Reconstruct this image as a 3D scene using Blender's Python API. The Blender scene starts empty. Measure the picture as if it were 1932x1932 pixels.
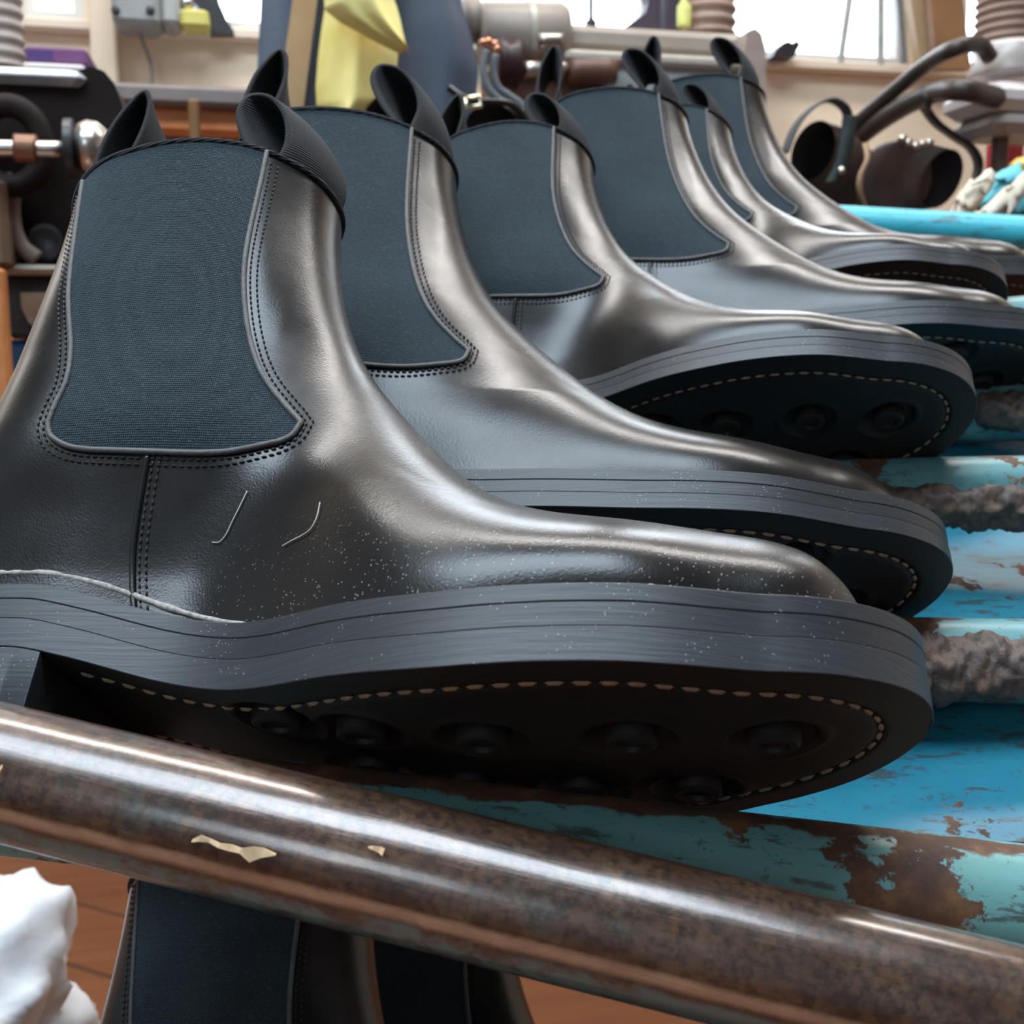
import bpy, math, random
import numpy as np
from mathutils import Matrix, Vector

# ------------------------------------------------------------------ camera, sky, lights, exposure
S = bpy.context.scene
COL = S.collection
F_PX, C_PX, CAM_H, PITCH = 2200.0, 966.0, 0.62, math.radians(8.0)
cam_data = bpy.data.cameras.new('camera')
cam = bpy.data.objects.new('camera', cam_data); COL.objects.link(cam)
cam_data.sensor_width = 36.0; cam_data.sensor_fit = 'HORIZONTAL'
cam_data.lens = 36.0*F_PX/1932.0
cam_data.clip_start = 0.01
cam.location = (0, 0, CAM_H); cam.rotation_euler = (math.pi/2-PITCH, 0, 0)
cam_data.dof.use_dof = True; cam_data.dof.focus_distance = 0.33; cam_data.dof.aperture_fstop = 25.0
S.camera = cam
S.view_settings.view_transform = 'Standard'; S.view_settings.look = 'None'
S.view_settings.gamma = 1.0; S.view_settings.use_curve_mapping = False
S.view_settings.exposure = 0.18

world = bpy.data.worlds.new('sky'); S.world = world; world.use_nodes = True
wb = world.node_tree.nodes['Background']
wb.inputs[0].default_value = (0.80, 0.90, 1.0, 1); wb.inputs[1].default_value = 5.0

YAW = math.radians(12.0)
E1 = np.array([math.cos(YAW), math.sin(YAW), 0.0]); E2 = np.array([-math.sin(YAW), math.cos(YAW), 0.0])
ROOM = Matrix.Rotation(YAW, 4, 'Z')
WALL_D, FRONT_D, LEFT_E, RIGHT_E, CEIL_Z = 2.21, -2.4, -2.6, 3.0, 2.75

def area(name, e1, e2, z, sx, sy, power, color, rot):
    l = bpy.data.lights.new(name, 'AREA'); l.shape = 'RECTANGLE'; l.size = sx; l.size_y = sy
    l.energy = power; l.color = color
    o = bpy.data.objects.new(name, l); COL.objects.link(o)
    o.matrix_world = ROOM @ Matrix.Translation((e1, e2, z)) @ rot
    return o
RX = lambda a: Matrix.Rotation(math.radians(a), 4, 'X')
# daylight coming in through the windows of the far wall (pointing into the room)
area('daylight_far_window', 0.0, WALL_D-0.02, 1.75, 3.6, 1.0, 28, (0.97, 0.98, 1.0), RX(-90-20))
# daylight through the high windows behind the viewer
area('daylight_rear_window', -1.55, FRONT_D+0.05, 1.9, 0.85, 0.85, 5, (0.72, 0.87, 1.0), RX(90-25))
# unseen cool overhead panel, widened for bluish sheen on the leather, and a ceiling strip nearer the far wall
area('overhead_sheen_panel', -0.6, -0.05, CEIL_Z-0.06, 2.6, 1.0, 80, (0.72, 0.87, 1.0), Matrix.Identity(4))
area('ceiling_light', 0.4, 1.45, CEIL_Z-0.06, 3.2, 0.30, 56, (1.0, 0.96, 0.92), Matrix.Identity(4))

# ------------------------------------------------------------------ helpers
CP, SP_ = math.cos(PITCH), math.sin(PITCH)
CAM2W = np.array([[1, 0, 0], [0, -SP_, CP], [0, -CP, -SP_]])   # x right, y down, z forward -> world
def c2w(p): return np.asarray(p, float) @ CAM2W.T + np.array([0, 0, CAM_H])
def ray(px, py): return np.array([(px-C_PX)/F_PX, (py-C_PX)/F_PX, 1.0]) @ CAM2W.T
def at(px, py, Z): return c2w(np.array([(px-C_PX)/F_PX, (py-C_PX)/F_PX, 1.0])*Z)
def onroom(px, py, d):
    """room coordinates (along wall, depth, height) of the point seen at a pixel, at room depth d"""
    r = ray(px, py); s = d/(r @ E2)
    p = r*s
    return np.array([p @ E1, d, p[2]+CAM_H])
def onfloorz(px, py, z):
    r = ray(px, py); s = (z-CAM_H)/r[2]; p = r*s
    return np.array([p @ E1, p @ E2, z])

def mesh(name, V, Fc, mat=None, parent=None, smooth=True, M=None):
    me = bpy.data.meshes.new(name)
    me.from_pydata([tuple(map(float, v)) for v in V], [], [tuple(map(int, f)) for f in Fc])
    me.validate(); me.update()
    if smooth: me.polygons.foreach_set('use_smooth', [True]*len(me.polygons))
    if mat is not None: me.materials.append(mat)
    o = bpy.data.objects.new(name, me); COL.objects.link(o)
    if parent is not None: o.parent = parent
    if M is not None: o.matrix_world = M if parent is None else M
    return o
def tag(o, label=None, cat=None, group=None, kind=None):
    if label: o['label'] = label
    if cat: o['category'] = cat
    if group: o['group'] = group
    if kind: o['kind'] = kind
    return o
def thing(name, label, cat, M=None, group=None):
    o = bpy.data.objects.new(name, None); COL.objects.link(o); o.empty_display_size = 0.02
    if M is not None: o.matrix_world = M
    return tag(o, label, cat, group)

def join(*parts):
    V = []; Fc = []
    for v, f in parts:
        n = len(V); V.extend([tuple(q) for q in v]); Fc.extend([tuple(i+n for i in g) for g in f])
    return V, Fc
def box(x0, x1, y0, y1, z0, z1):
    V = [(x0,y0,z0),(x1,y0,z0),(x1,y1,z0),(x0,y1,z0),(x0,y0,z1),(x1,y0,z1),(x1,y1,z1),(x0,y1,z1)]
    return V, [(0,3,2,1),(4,5,6,7),(0,1,5,4),(1,2,6,5),(2,3,7,6),(3,0,4,7)]
def bbox(x0, x1, y0, y1, z0, z1, b=0.004):
    """box with chamfered edges"""
    b = min(b, (x1-x0)*.45, (y1-y0)*.45, (z1-z0)*.45)
    V = []; Fc = []
    prof = [(z0, b), (z0+b, 0), (z1-b, 0), (z1, b)]
    for z, i in prof:
        V += [(x0+i+b*0, y0+i+b, z), (x0+i+b, y0+i, z), (x1-i-b, y0+i, z), (x1-i, y0+i+b, z),
              (x1-i, y1-i-b, z), (x1-i-b, y1-i, z), (x0+i+b, y1-i, z), (x0+i, y1-i-b, z)]
    for k in range(3):
        for j in range(8):
            a = k*8+j; c = k*8+(j+1) % 8
            Fc.append((a, c, c+8, a+8))
    Fc.append(tuple(range(7, -1, -1))); Fc.append(tuple(range(24, 32)))
    return V, Fc
def frames(P):
    P = np.asarray(P, float); n = len(P)
    T = np.gradient(P, axis=0); T /= np.linalg.norm(T, axis=1)[:, None]+1e-12
    up = np.array([0, 0, 1.0]) if abs(T[0][2]) < .9 else np.array([1.0, 0, 0])
    N = np.empty_like(P); b = np.cross(T[0], up); N[0] = b/np.linalg.norm(b)
    for i in range(1, n):
        q = N[i-1]-T[i]*(N[i-1] @ T[i]); N[i] = q/(np.linalg.norm(q)+1e-12)
    return T, N, np.cross(T, N)
def tube(P, r, seg=12, closed=False, cap=True):
    P = np.asarray(P, float); n = len(P)
    T, N, B = frames(P)
    r = np.broadcast_to(np.asarray(r, float), (n,)) if np.ndim(r) < 2 else r
    a = np.linspace(0, 2*np.pi, seg, endpoint=False)
    V = []
    for i in range(n):
        ri = r[i] if np.ndim(r) < 2 else r[i][:, None]
        V.extend(P[i]+(np.cos(a)[:, None]*N[i]+np.sin(a)[:, None]*B[i])*ri)
    Fc = []
    for i in range(n-(0 if closed else 1)):
        for j in range(seg):
            k = (j+1) % seg; i2 = (i+1) % n
            Fc.append((i*seg+j, i*seg+k, i2*seg+k, i2*seg+j))
    if cap and not closed:
        Fc.append(tuple(range(seg-1, -1, -1))); Fc.append(tuple((n-1)*seg+j for j in range(seg)))
    return V, Fc
def lathe(profile, seg=24, axis='z', origin=(0,0,0)):
    """profile: list of (radius, height)"""
    V = []; Fc = []; n = len(profile)
    for r, h in profile:
        for k in range(seg):
            t = 2*math.pi*k/seg
            p = (r*math.cos(t), r*math.sin(t), h)
            if axis == 'x': p = (p[2], p[0], p[1])
            elif axis == 'y': p = (p[1], p[2], p[0])
            V.append((p[0]+origin[0], p[1]+origin[1], p[2]+origin[2]))
    for i in range(n-1):
        for k in range(seg):
            k2 = (k+1) % seg
            Fc.append((i*seg+k, i*seg+k2, (i+1)*seg+k2, (i+1)*seg+k))
    Fc.append(tuple(range(seg-1, -1, -1))); Fc.append(tuple((n-1)*seg+k for k in range(seg)))
    return V, Fc
def prism(poly, y0, y1):
    """outline in (x,z) extruded along y"""
    n = len(poly)
    V = [(p[0], y0, p[1]) for p in poly]+[(p[0], y1, p[1]) for p in poly]
    Fc = [tuple(range(n)), tuple(range(2*n-1, n-1, -1))]
    for i in range(n):
        j = (i+1) % n
        Fc.append((i, i+n, j+n, j))
    return V, Fc
def grid(G):
    """G: array (n,m,3)"""
    n, m = G.shape[:2]
    Fc = [(i*m+j, i*m+j+1, (i+1)*m+j+1, (i+1)*m+j) for i in range(n-1) for j in range(m-1)]
    return [tuple(p) for p in G.reshape(-1, 3)], Fc
def catmull(P, n=12):
    P = np.asarray(P, float); Q = np.vstack([2*P[0]-P[1], P, 2*P[-1]-P[-2]]); out = []
    for i in range(1, len(Q)-2):
        for t in np.linspace(0, 1, n, endpoint=False):
            a, b, c, d = Q[i-1], Q[i], Q[i+1], Q[i+2]
            out.append(.5*((2*b)+(-a+c)*t+(2*a-5*b+4*c-d)*t*t+(-a+3*b-3*c+d)*t**3))
    out.append(P[-1]); return np.array(out)
def resample(P, step):
    P = np.asarray(P, float); d = np.r_[0, np.cumsum(np.linalg.norm(np.diff(P, axis=0), axis=1))]
    s = np.arange(0, d[-1], step)
    return np.stack([np.interp(s, d, P[:, k]) for k in range(P.shape[1])], 1)
def vnoise(P, scale, seed=0):
    """cheap smooth noise in [-1,1] from summed sines"""
    rng = np.random.RandomState(seed); P = np.asarray(P)*scale; o = np.zeros(len(P))
    for k in range(7):
        d = rng.normal(size=3); o += np.sin(P @ d*(1+.35*k)+rng.rand()*6.28)/(1+.3*k)
    return o/3.2

def lnoise(P, scale, seed=0):
    """lattice value noise in [-1,1]"""
    P = np.asarray(P)*scale; i = np.floor(P).astype(np.int64); f = P-i; f = f*f*(3-2*f); o = np.zeros(len(P))
    for dx in (0, 1):
        for dy in (0, 1):
            for dz in (0, 1):
                h = ((i[:, 0]+dx)*73856093 ^ (i[:, 1]+dy)*19349663 ^ (i[:, 2]+dz)*83492791 ^ seed*2654435) & 0xffffff
                h = (h*1103515245+12345 >> 7) & 0xffff
                w = (f[:, 0] if dx else 1-f[:, 0])*(f[:, 1] if dy else 1-f[:, 1])*(f[:, 2] if dz else 1-f[:, 2])
                o += w*(h/32767.5-1)
    return o

# ------------------------------------------------------------------ materials
class Nt:
    def __init__(s, name):
        s.m = bpy.data.materials.new(name); s.m.use_nodes = True; s.t = s.m.node_tree; s.n = s.t.nodes; s.l = s.t.links
        s.b = s.n['Principled BSDF']; s.out = s.n['Material Output']
        s.tc = s.n.new('ShaderNodeTexCoord'); s.co = s.tc.outputs['Object']
    def set(s, **k):
        for a, v in k.items():
            s.b.inputs[a.replace('_', ' ')].default_value = v
        return s
    def map(s, scale=(1,1,1), loc=(0,0,0), rot=(0,0,0)):
        q = s.n.new('ShaderNodeMapping'); q.inputs['Scale'].default_value = scale; q.inputs['Location'].default_value = loc
        q.inputs['Rotation'].default_value = rot
        s.l.new(s.co, q.inputs['Vector']); return q.outputs[0]
    def noise(s, scale, detail=4, rough=.55, vec=None, dist=0):
        q = s.n.new('ShaderNodeTexNoise'); q.inputs['Scale'].default_value = scale; q.inputs['Detail'].default_value = detail
        q.inputs['Roughness'].default_value = rough; q.inputs['Distortion'].default_value = dist
        s.l.new(vec if vec is not None else s.co, q.inputs['Vector']); return q.outputs['Fac']
    def voro(s, scale, vec=None, feat='F1', out='Distance'):
        q = s.n.new('ShaderNodeTexVoronoi'); q.inputs['Scale'].default_value = scale; q.feature = feat
        s.l.new(vec if vec is not None else s.co, q.inputs['Vector']); return q.outputs[out]
    def wave(s, scale, dirn='X', dist=0, vec=None):
        q = s.n.new('ShaderNodeTexWave'); q.inputs['Scale'].default_value = scale; q.bands_direction = dirn
        q.inputs['Distortion'].default_value = dist
        s.l.new(vec if vec is not None else s.co, q.inputs['Vector']); return q.outputs['Fac']
    def ramp(s, fac, stops, const=False):
        q = s.n.new('ShaderNodeValToRGB'); e = q.color_ramp.elements
        if const: q.color_ramp.interpolation = 'CONSTANT'
        while len(e) < len(stops): e.new(.5)
        for i, (p, c) in enumerate(stops):
            e[i].position = p; e[i].color = (c, c, c, 1) if np.isscalar(c) else (*c, 1)
        s.l.new(fac, q.inputs[0]); return q.outputs[0]
    def math(s, op, a, b=None, clamp=False):
        q = s.n.new('ShaderNodeMath'); q.operation = op; q.use_clamp = clamp
        for i, v in enumerate((a, b)):
            if v is None: continue
            if isinstance(v, (int, float)): q.inputs[i].default_value = v
            else: s.l.new(v, q.inputs[i])
        return q.outputs[0]
    def mix(s, fac, a, b, mode='MIX'):
        q = s.n.new('ShaderNodeMix'); q.data_type = 'RGBA'; q.blend_type = mode
        for i, v in ((0, fac), (6, a), (7, b)):
            if isinstance(v, (int, float)): q.inputs[i].default_value = v
            elif isinstance(v, tuple): q.inputs[i].default_value = (*v, 1)
            else: s.l.new(v, q.inputs[i])
        return q.outputs[2]
    def sep(s):
        q = s.n.new('ShaderNodeSeparateXYZ'); s.l.new(s.co, q.inputs[0]); return q.outputs
    def col(s, c): s.l.new(c, s.b.inputs['Base Color']); return s
    def rough(s, c): s.l.new(c, s.b.inputs['Roughness']); return s
    def metal(s, c): s.l.new(c, s.b.inputs['Metallic']); return s
    def bump(s, h, strength=.3, dist=.001, prev=None):
        q = s.n.new('ShaderNodeBump'); q.inputs['Strength'].default_value = strength; q.inputs['Distance'].default_value = dist
        s.l.new(h, q.inputs['Height'])
        if prev is not None: s.l.new(prev, q.inputs['Normal'])
        s.l.new(q.outputs[0], s.b.inputs['Normal']); return q.outputs[0]
def plain(name, c, rough=.5, metal=0.0, var=.25, scale=30, bump=0, bscale=200, spec=.5):
    t = Nt(name); f = t.noise(scale, 5)
    t.col(t.ramp(f, [(.25, tuple(v*(1-var) for v in c)), (.75, tuple(min(1, v*(1+var)) for v in c))]))
    t.set(Roughness=rough, Metallic=metal)
    t.b.inputs['Specular IOR Level'].default_value = spec
    if bump: t.bump(t.noise(bscale, 4), bump, .001)
    return t.m

def specks(t, base, amount=.72, scale=900, col=(.45,.44,.42)):
    """fine pale sanding dust"""
    f = t.voro(scale); big = t.noise(14, 3)
    a = t.math('LESS_THAN', f, .17); g = t.math('GREATER_THAN', t.noise(330, 2), amount-.0)
    k = t.math('MULTIPLY', a, g); k = t.math('MULTIPLY', k, t.ramp(big, [(.42, 0.0), (.62, 1.0)]))
    return t.mix(k, base, col)

def m_leather():
    t = Nt('black_leather'); n = t.noise(22, 4)
    base = t.ramp(n, [(.3, (.0075,.0070,.0070)), (.7, (.014,.0125,.012))])
    t.col(base)
    t.rough(t.ramp(t.noise(35, 5), [(.3, .21), (.7, .30)]))
    t.b.inputs['Specular IOR Level'].default_value = .5
    b1 = t.bump(t.noise(1500, 2), .10, .0005)
    t.bump(t.noise(60, 4), .06, .0012, b1)
    return t
def m_leather_dusty():
    t = m_leather(); t.m.name = 'black_leather_dusty'
    base = t.b.inputs['Base Color'].links[0].from_socket
    x, y, z = t.sep()
    low = t.math('MULTIPLY', t.ramp(z, [(.030, 1.0), (.062, 0.0)]), t.ramp(x, [(.10, 0.0), (.135, 1.0)]))
    f = t.voro(1000); a = t.math('LESS_THAN', f, .19)
    g = t.math('GREATER_THAN', t.noise(420, 2), .54)
    k = t.math('MULTIPLY', t.math('MULTIPLY', a, g), low)
    f2 = t.voro(420); k2 = t.math('MULTIPLY', t.math('LESS_THAN', f2, .09), t.math('MULTIPLY', low, .8))
    t.col(t.mix(t.math('MAXIMUM', k, k2), base, (.30,.28,.26)))
    return t
LEATHER = m_leather().m; LEATHER_DUSTY = m_leather_dusty().m
def m_gore():
    t = Nt('elastic_webbing'); n = t.noise(28, 3)
    f = t.noise(1400, 2, .6)
    base = t.ramp(n, [(.3, (.0120,.0220,.0290)), (.7, (.022,.036,.045))])
    t.col(t.mix(t.ramp(f, [(.58, 0.0), (.72, .5)]), base, (.10,.13,.15)))
    t.set(Roughness=.85); t.b.inputs['Sheen Weight'].default_value = .16; t.b.inputs['Sheen Tint'].default_value = (.6,.85,1,1); t.b.inputs['Specular IOR Level'].default_value = .25
    w1 = t.wave(430, 'Z', 1.5); w2 = t.wave(520, 'X', 1.5)
    t.bump(t.math('ADD', t.math('MULTIPLY', w1, w2), t.noise(900, 2)), .8, .0008)
    return t.m
GORE = m_gore()
def m_web():
    t = Nt('loop_webbing'); t.col(t.ramp(t.noise(40, 3), [(.3, (.005,.0065,.008)), (.7, (.011,.0135,.016))]))
    t.set(Roughness=.85); t.b.inputs['Specular IOR Level'].default_value = .3; t.b.inputs['Sheen Weight'].default_value = .08
    t.bump(t.wave(330, 'Z', .6, t.map(rot=(0, .35, 0))), .5, .0006); return t.m
WEB = m_web()
def m_edge(name, c, dust=.56):
    t = Nt(name)
    st = t.noise(1.0, 5, .6, t.map((45, 45, 900)))
    base = t.ramp(st, [(.3, tuple(v*.82 for v in c)), (.72, tuple(v*1.2 for v in c))])
    f = t.voro(900); k = t.math('MULTIPLY', t.math('LESS_THAN', f, .13), t.math('GREATER_THAN', t.noise(90, 2), dust))
    t.col(t.mix(k, base, (.34,.34,.33)))
    t.set(Roughness=.46); t.b.inputs['Specular IOR Level'].default_value = .6
    t.bump(st, .25, .0005); return t.m
EDGE_A = m_edge('welt_edge', (.022,.026,.031)); EDGE_B = m_edge('midsole_edge', (.019,.022,.027)); EDGE_C = m_edge('outsole_edge', (.026,.031,.037))
def m_rubber():
    t = Nt('sole_rubber'); t.col(t.ramp(t.noise(60, 4), [(.3, (.008,.006,.0055)), (.7, (.016,.011,.0095))]))
    t.set(Roughness=.6); t.b.inputs['Specular IOR Level'].default_value = .38; t.bump(t.noise(700, 3), .15, .0004); return t.m
RUBBER = m_rubber()
LINING = plain('boot_lining', (.012,.012,.013), .9)
THREAD = plain('black_thread', (.012,.011,.011), .6, scale=400)
THREAD_L = plain('brown_thread', (.050,.043,.038), .6, scale=400)
THREAD_W = plain('natural_thread', (.30,.225,.155), .75, scale=500)
FRAY = plain('frayed_leather_edge', (.36,.34,.31), .9, scale=700, var=.5)
BIND = plain('leather_cut_edge', (.075,.073,.073), .55, scale=300, bump=.3, bscale=900)
def mono(xs, ys):
    xs=np.array(xs,float); ys=np.array(ys,float)
    h=np.diff(xs); d=np.diff(ys)/h
    m=np.zeros_like(ys)
    m[1:-1]=np.where(d[:-1]*d[1:]>0, 2*d[:-1]*d[1:]/(d[:-1]+d[1:]+1e-15), 0.0)
    m[0]=d[0]; m[-1]=d[-1]
    def fn(x):
        x=np.clip(np.asarray(x,float),xs[0],xs[-1])
        i=np.clip(np.searchsorted(xs,x)-1,0,len(h)-1)
        t=(x-xs[i])/h[i]
        return ((1+2*t)*(1-t)**2*ys[i]+t*(1-t)**2*h[i]*m[i]+t*t*(3-2*t)*ys[i+1]+t*t*(t-1)*h[i]*m[i+1])
    return fn
XH,XT=0.020,0.3005
ZB=mono([.0,.075,.09,.12,.14,.16,.20,.24,.28,.301],[.025,.024,.0215,.0145,.0105,.0080,.0045,.0048,.0085,.0120])
def smoothed(xs,ys,w=.010):
    g=mono(xs,ys); q=np.linspace(xs[0]-.04,xs[-1]+.04,900); v=g(q)
    k=np.exp(-.5*(np.arange(-90,91)*(q[1]-q[0])/w)**2); k/=k.sum()
    v=np.convolve(np.pad(v,90,'edge'),k,'valid')
    return lambda x: np.interp(x,q,v)
_hn=smoothed([.04,.08,.12,.14,.16,.18,.20,.22,.24,.262],[.0345,.0345,.0290,.0335,.0450,.0535,.0580,.0590,.0570,.0500])
_hf=smoothed([.04,.08,.12,.14,.16,.18,.20,.22,.24,.262],[.0340,.0345,.0355,.0385,.0440,.0490,.0520,.0520,.0495,.0430])
YC=-.0030
def _ends(x,h):
    x=np.asarray(x,float)
    a=np.clip((.060-x)/(.060-XH),0,1); b=np.clip((x-.232)/(XT-.232),0,1)
    return h(np.clip(x,.055,.262))*np.sqrt(np.clip(1-a**2.4,0,1))*np.sqrt(np.clip(1-b**2.25,0,1))
def YN(x): return YC*_w(x)-_ends(x,lambda q:_hn(q)+YC)
def YF(x): return YC*_w(x)+_ends(x,lambda q:_hf(q)-YC)
def _w(x): return np.clip((np.asarray(x)-.1)/.1,0,1)
SOLE_T=.018
# upper: front (ridge) and back profile pairs
_F=np.array([(.286,.034),(.2878,.040),(.2850,.0475),(.276,.0545),(.262,.0590),(.246,.0610),(.221,.0635),(.206,.0675),(.191,.0770),(.178,.0905),(.164,.1075),(.1495,.1265),(.1395,.148),(.1335,.169),(.1300,.187),(.1285,.2015)])
_B=np.array([(.0290,.043),(.0275,.048),(.0270,.053),(.0268,.058),(.0270,.063),(.0275,.068),(.0285,.074),(.0295,.081),(.0312,.090),(.0332,.101),(.0355,.115),(.0375,.131),(.0390,.150),(.0395,.167),(.0393,.180),(.0390,.1870)])
_vi=np.arange(16)/15.
Fx,Fz,Bx,Bz=[mono(_vi,q) for q in (_F[:,0],_F[:,1],_B[:,0],_B[:,1])]
_vv=np.linspace(0,1,600)
def _gs(v,w=14):
    k=np.exp(-.5*(np.arange(-50,51)/w)**2); k/=k.sum()
    e=np.r_[2*v[0]-v[50:0:-1],v,2*v[-1]-v[-2:-52:-1]]
    return np.convolve(e,k,'valid')
_fx,_fz,_bx,_bz=[_gs(q(_vv)) for q in (Fx,Fz,Bx,Bz)]
Fx,Fz,Bx,Bz=[(lambda v,q=q: np.interp(v,_vv,q)) for q in (_fx,_fz,_bx,_bz)]
def FXZ(z): return np.interp(z,_fz,_fx)          # front x at height z
def BXZ(z): return np.interp(z,_bz,_bx)
_k=_vv>.07
def HX(x): return np.interp(-np.asarray(x),-_fx[_k],_fz[_k])   # ridge height at x
def sm(a,b,x):
    t=np.clip((np.asarray(x)-a)/(b-a),0,1); return t*t*(3-2*t)
def half(x,z,side):
    x=np.asarray(x,float); z=np.asarray(z,float)
    # outline of the foot at the welt, pulled in
    xs=XH+(x-.0255)*(XT-XH)/(.2885-.0255)
    wb=(-YN(xs) if side<0 else YF(xs))-.0055*np.minimum(1,np.minimum((x-.0255)/.03,(.2885-x)/.03)).clip(0,1)
    wb=np.clip(wb,0,None)
    bulge=1+.05*np.exp(-((z-.055)/.014)**2)
    ank=np.interp(z,[.06,.09,.12,.2],[.036,.0350,.0345,.0375])
    Rb=np.sqrt(np.clip(1-(1-np.clip((x-BXZ(z))/(.040-.009*sm(.08,.15,z)),0,1))**2.5,0,1))
    Rf=np.sqrt(np.clip(1-(1-np.clip((FXZ(z)-x)/(.056 if side<0 else .080),0,1))**2.15,0,1))
    t=sm(.045,.095,z)
    heel=wb*bulge*(1-t)*np.minimum(1,Rb*1.7)+ank*t*Rb
    shaft=heel*Rf
    z0=ZB(x)+SOLE_T
    s=np.clip((z-z0)/np.maximum(HX(x)-z0,1e-4),0,1)
    arch=wb*(1+.03*np.sin(np.pi*np.clip(s*1.6,0,1)))*np.clip(1-s**2.1,0,1)**(1/1.75)
    k=sm(.09,.185,x)*(1-sm(.11,.165,z))
    fold=.0007*np.sin(x*210+z*60+(1.3 if side>0 else 0))*sm(.112,.124,x)*sm(.10,.13,z)*np.minimum(1,Rf*1.5)
    return np.maximum(0,shaft*(1-k)+arch*k+fold*(1-k)*(Rf>0.02))
def near(x,z): return -half(x,z,-1)+YC*.5
def far(x,z): return half(x,z,1)+YC*.5
GF=np.array([(.1115,.2020),(.1131,.1663),(.1154,.1442),(.1206,.1232),(.1276,.1071),(.1366,.0954),(.1421,.0896)])
GBt=np.array([(.1421,.0896),(.1400,.0845),(.1329,.0824),(.1213,.0806),(.1038,.0804),(.0823,.0817),(.0733,.0852),(.0708,.0893)])
GK=np.array([(.0530,.1905),(.0586,.1625),(.0637,.1378),(.0701,.1167),(.0722,.1048),(.0713,.0960),(.0708,.0893)])
SEAM=np.array([(.1015,.0790),(.1003,.0641),(.1003,.0528),(.1018,.0434),(.1042,.0345)])
# the outer side's gore hangs a little lower than the inner one's
def GSHIFT(x,z,side):
    if side<0: return z
    return z-.0075*sm(.02,.14,np.asarray(x))*(1-sm(.10,.16,z))
# ------------------------------------------------------------------ a boot, built once per kind (thick or thin sole, left or right)
def side_y(x, z, side): return near(x, z) if side < 0 else far(x, z)
def skin(x, z, side, off=0.0):
    x = np.asarray(x, float); z = np.asarray(z, float); h = 2e-4
    y = side_y(x, z, side)
    gx = (side_y(x+h, z, side)-side_y(x-h, z, side))/(2*h); gz = (side_y(x, z+h, side)-side_y(x, z-h, side))/(2*h)
    gx = np.clip(gx, -4, 4); gz = np.clip(gz, -4, 4)
    n = np.stack([gx, -np.ones_like(x), gz], -1) if side < 0 else np.stack([-gx, np.ones_like(x), -gz], -1)
    n /= np.linalg.norm(n, axis=-1)[..., None]
    return np.stack([x, y, z], -1)+n*off, n

def level(v, M=96):
    a = (1-np.cos(np.pi*np.arange(M+1)/M))/2
    bx, bz, fx, fz = float(Bx(v)), float(Bz(v)), float(Fx(v)), float(Fz(v))
    x = bx+(fx-bx)*a
    line = bz+(fz-bz)*a
    k = float(sm(0, .30, v))
    z = (ZB(x)+SOLE_T-.0015)*(1-k)+line*k+.0055*4*a*(1-a)*v**7
    yn = near(x, z); yf = far(x, z)
    nr = np.stack([x, yn, z], 1); fr = np.stack([x, yf, z], 1)
    return np.vstack([nr, fr[-2:0:-1]])           # back -> front along the near side, then back along the far side
def upper_geo(M=96, NV=120):
    R = [level(v, M) for v in np.linspace(0, 1, NV)]
    n = len(R[0]); V = [tuple(p) for r in R for p in r]; Fc = []
    for i in range(NV-1):
        for j in range(n):
            k = (j+1) % n
            Fc.append((i*n+j, i*n+k, (i+1)*n+k, (i+1)*n+j))
    top = R[-1]; inn = shrink(top, .0024)
    b = len(V); V += [tuple(p) for p in inn]
    o = (NV-1)*n
    for j in range(n):
        k = (j+1) % n
        Fc.append((o+j, o+k, b+k, b+j))
    return V, Fc
def shrink(r, d):
    c = r.mean(0); t = np.roll(r, -1, 0)-np.roll(r, 1, 0)
    nrm = np.stack([t[:, 1], -t[:, 0]], 1); nrm /= np.linalg.norm(nrm, axis=1)[:, None]+1e-9
    s = np.sign(((r[:, :2]-c[:2])*nrm).sum(1).mean())
    q = r.copy(); q[:, :2] -= nrm*d*s
    return q
def lining_geo():
    R = [shrink(level(v, 60), .0024) for v in np.linspace(1, .56, 24)]
    n = len(R[0]); V = [tuple(p) for r in R for p in r]; Fc = []
    for i in range(len(R)-1):
        for j in range(n):
            k = (j+1) % n
            Fc.append((i*n+j, i*n+k, (i+1)*n+k, (i+1)*n+j))
    Fc.append(tuple((len(R)-1)*n+j for j in range(n)))
    return V, Fc
def gore_curves():
    L = resample(catmull(GK, 20), .0008); Rr = resample(catmull(GF, 20), .0008); Bt = resample(catmull(GBt, 20), .0008)
    return L, Rr, Bt
def ev(P, t):
    d = np.r_[0, np.cumsum(np.linalg.norm(np.diff(P, axis=0), axis=1))]; d /= d[-1]
    return np.stack([np.interp(t, d, P[:, k]) for k in range(P.shape[1])], -1)
def gore_geo(side):
    L, Rr, Bt = gore_curves(); Bt = Bt[::-1]        # bottom from back to front
    Tp = np.stack([np.linspace(L[0][0], Rr[0][0], 40), np.linspace(L[0][1], Rr[0][1], 40)+.0035*np.sin(np.linspace(0, np.pi, 40))], 1)
    n, m = 60, 46
    u = np.linspace(0, 1, m)[None, :, None]; w = np.linspace(0, 1, n)[:, None, None]
    l, r = ev(L, np.linspace(0, 1, n))[:, None], ev(Rr, np.linspace(0, 1, n))[:, None]
    tp, bt = ev(Tp, np.linspace(0, 1, m))[None], ev(Bt, np.linspace(0, 1, m))[None]
    G = l*(1-u)+r*u+tp*(1-w)+bt*w-((1-u)*(1-w)*L[0]+u*(1-w)*Rr[0]+(1-u)*w*L[-1]+u*w*Rr[-1])
    x = G[..., 0]; z = GSHIFT(x, G[..., 1], side)
    P, nn = skin(x, z, side, .0005)
    V, Fc = grid(P)
    if side > 0: Fc = [f[::-1] for f in Fc]
    return V, Fc
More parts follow.
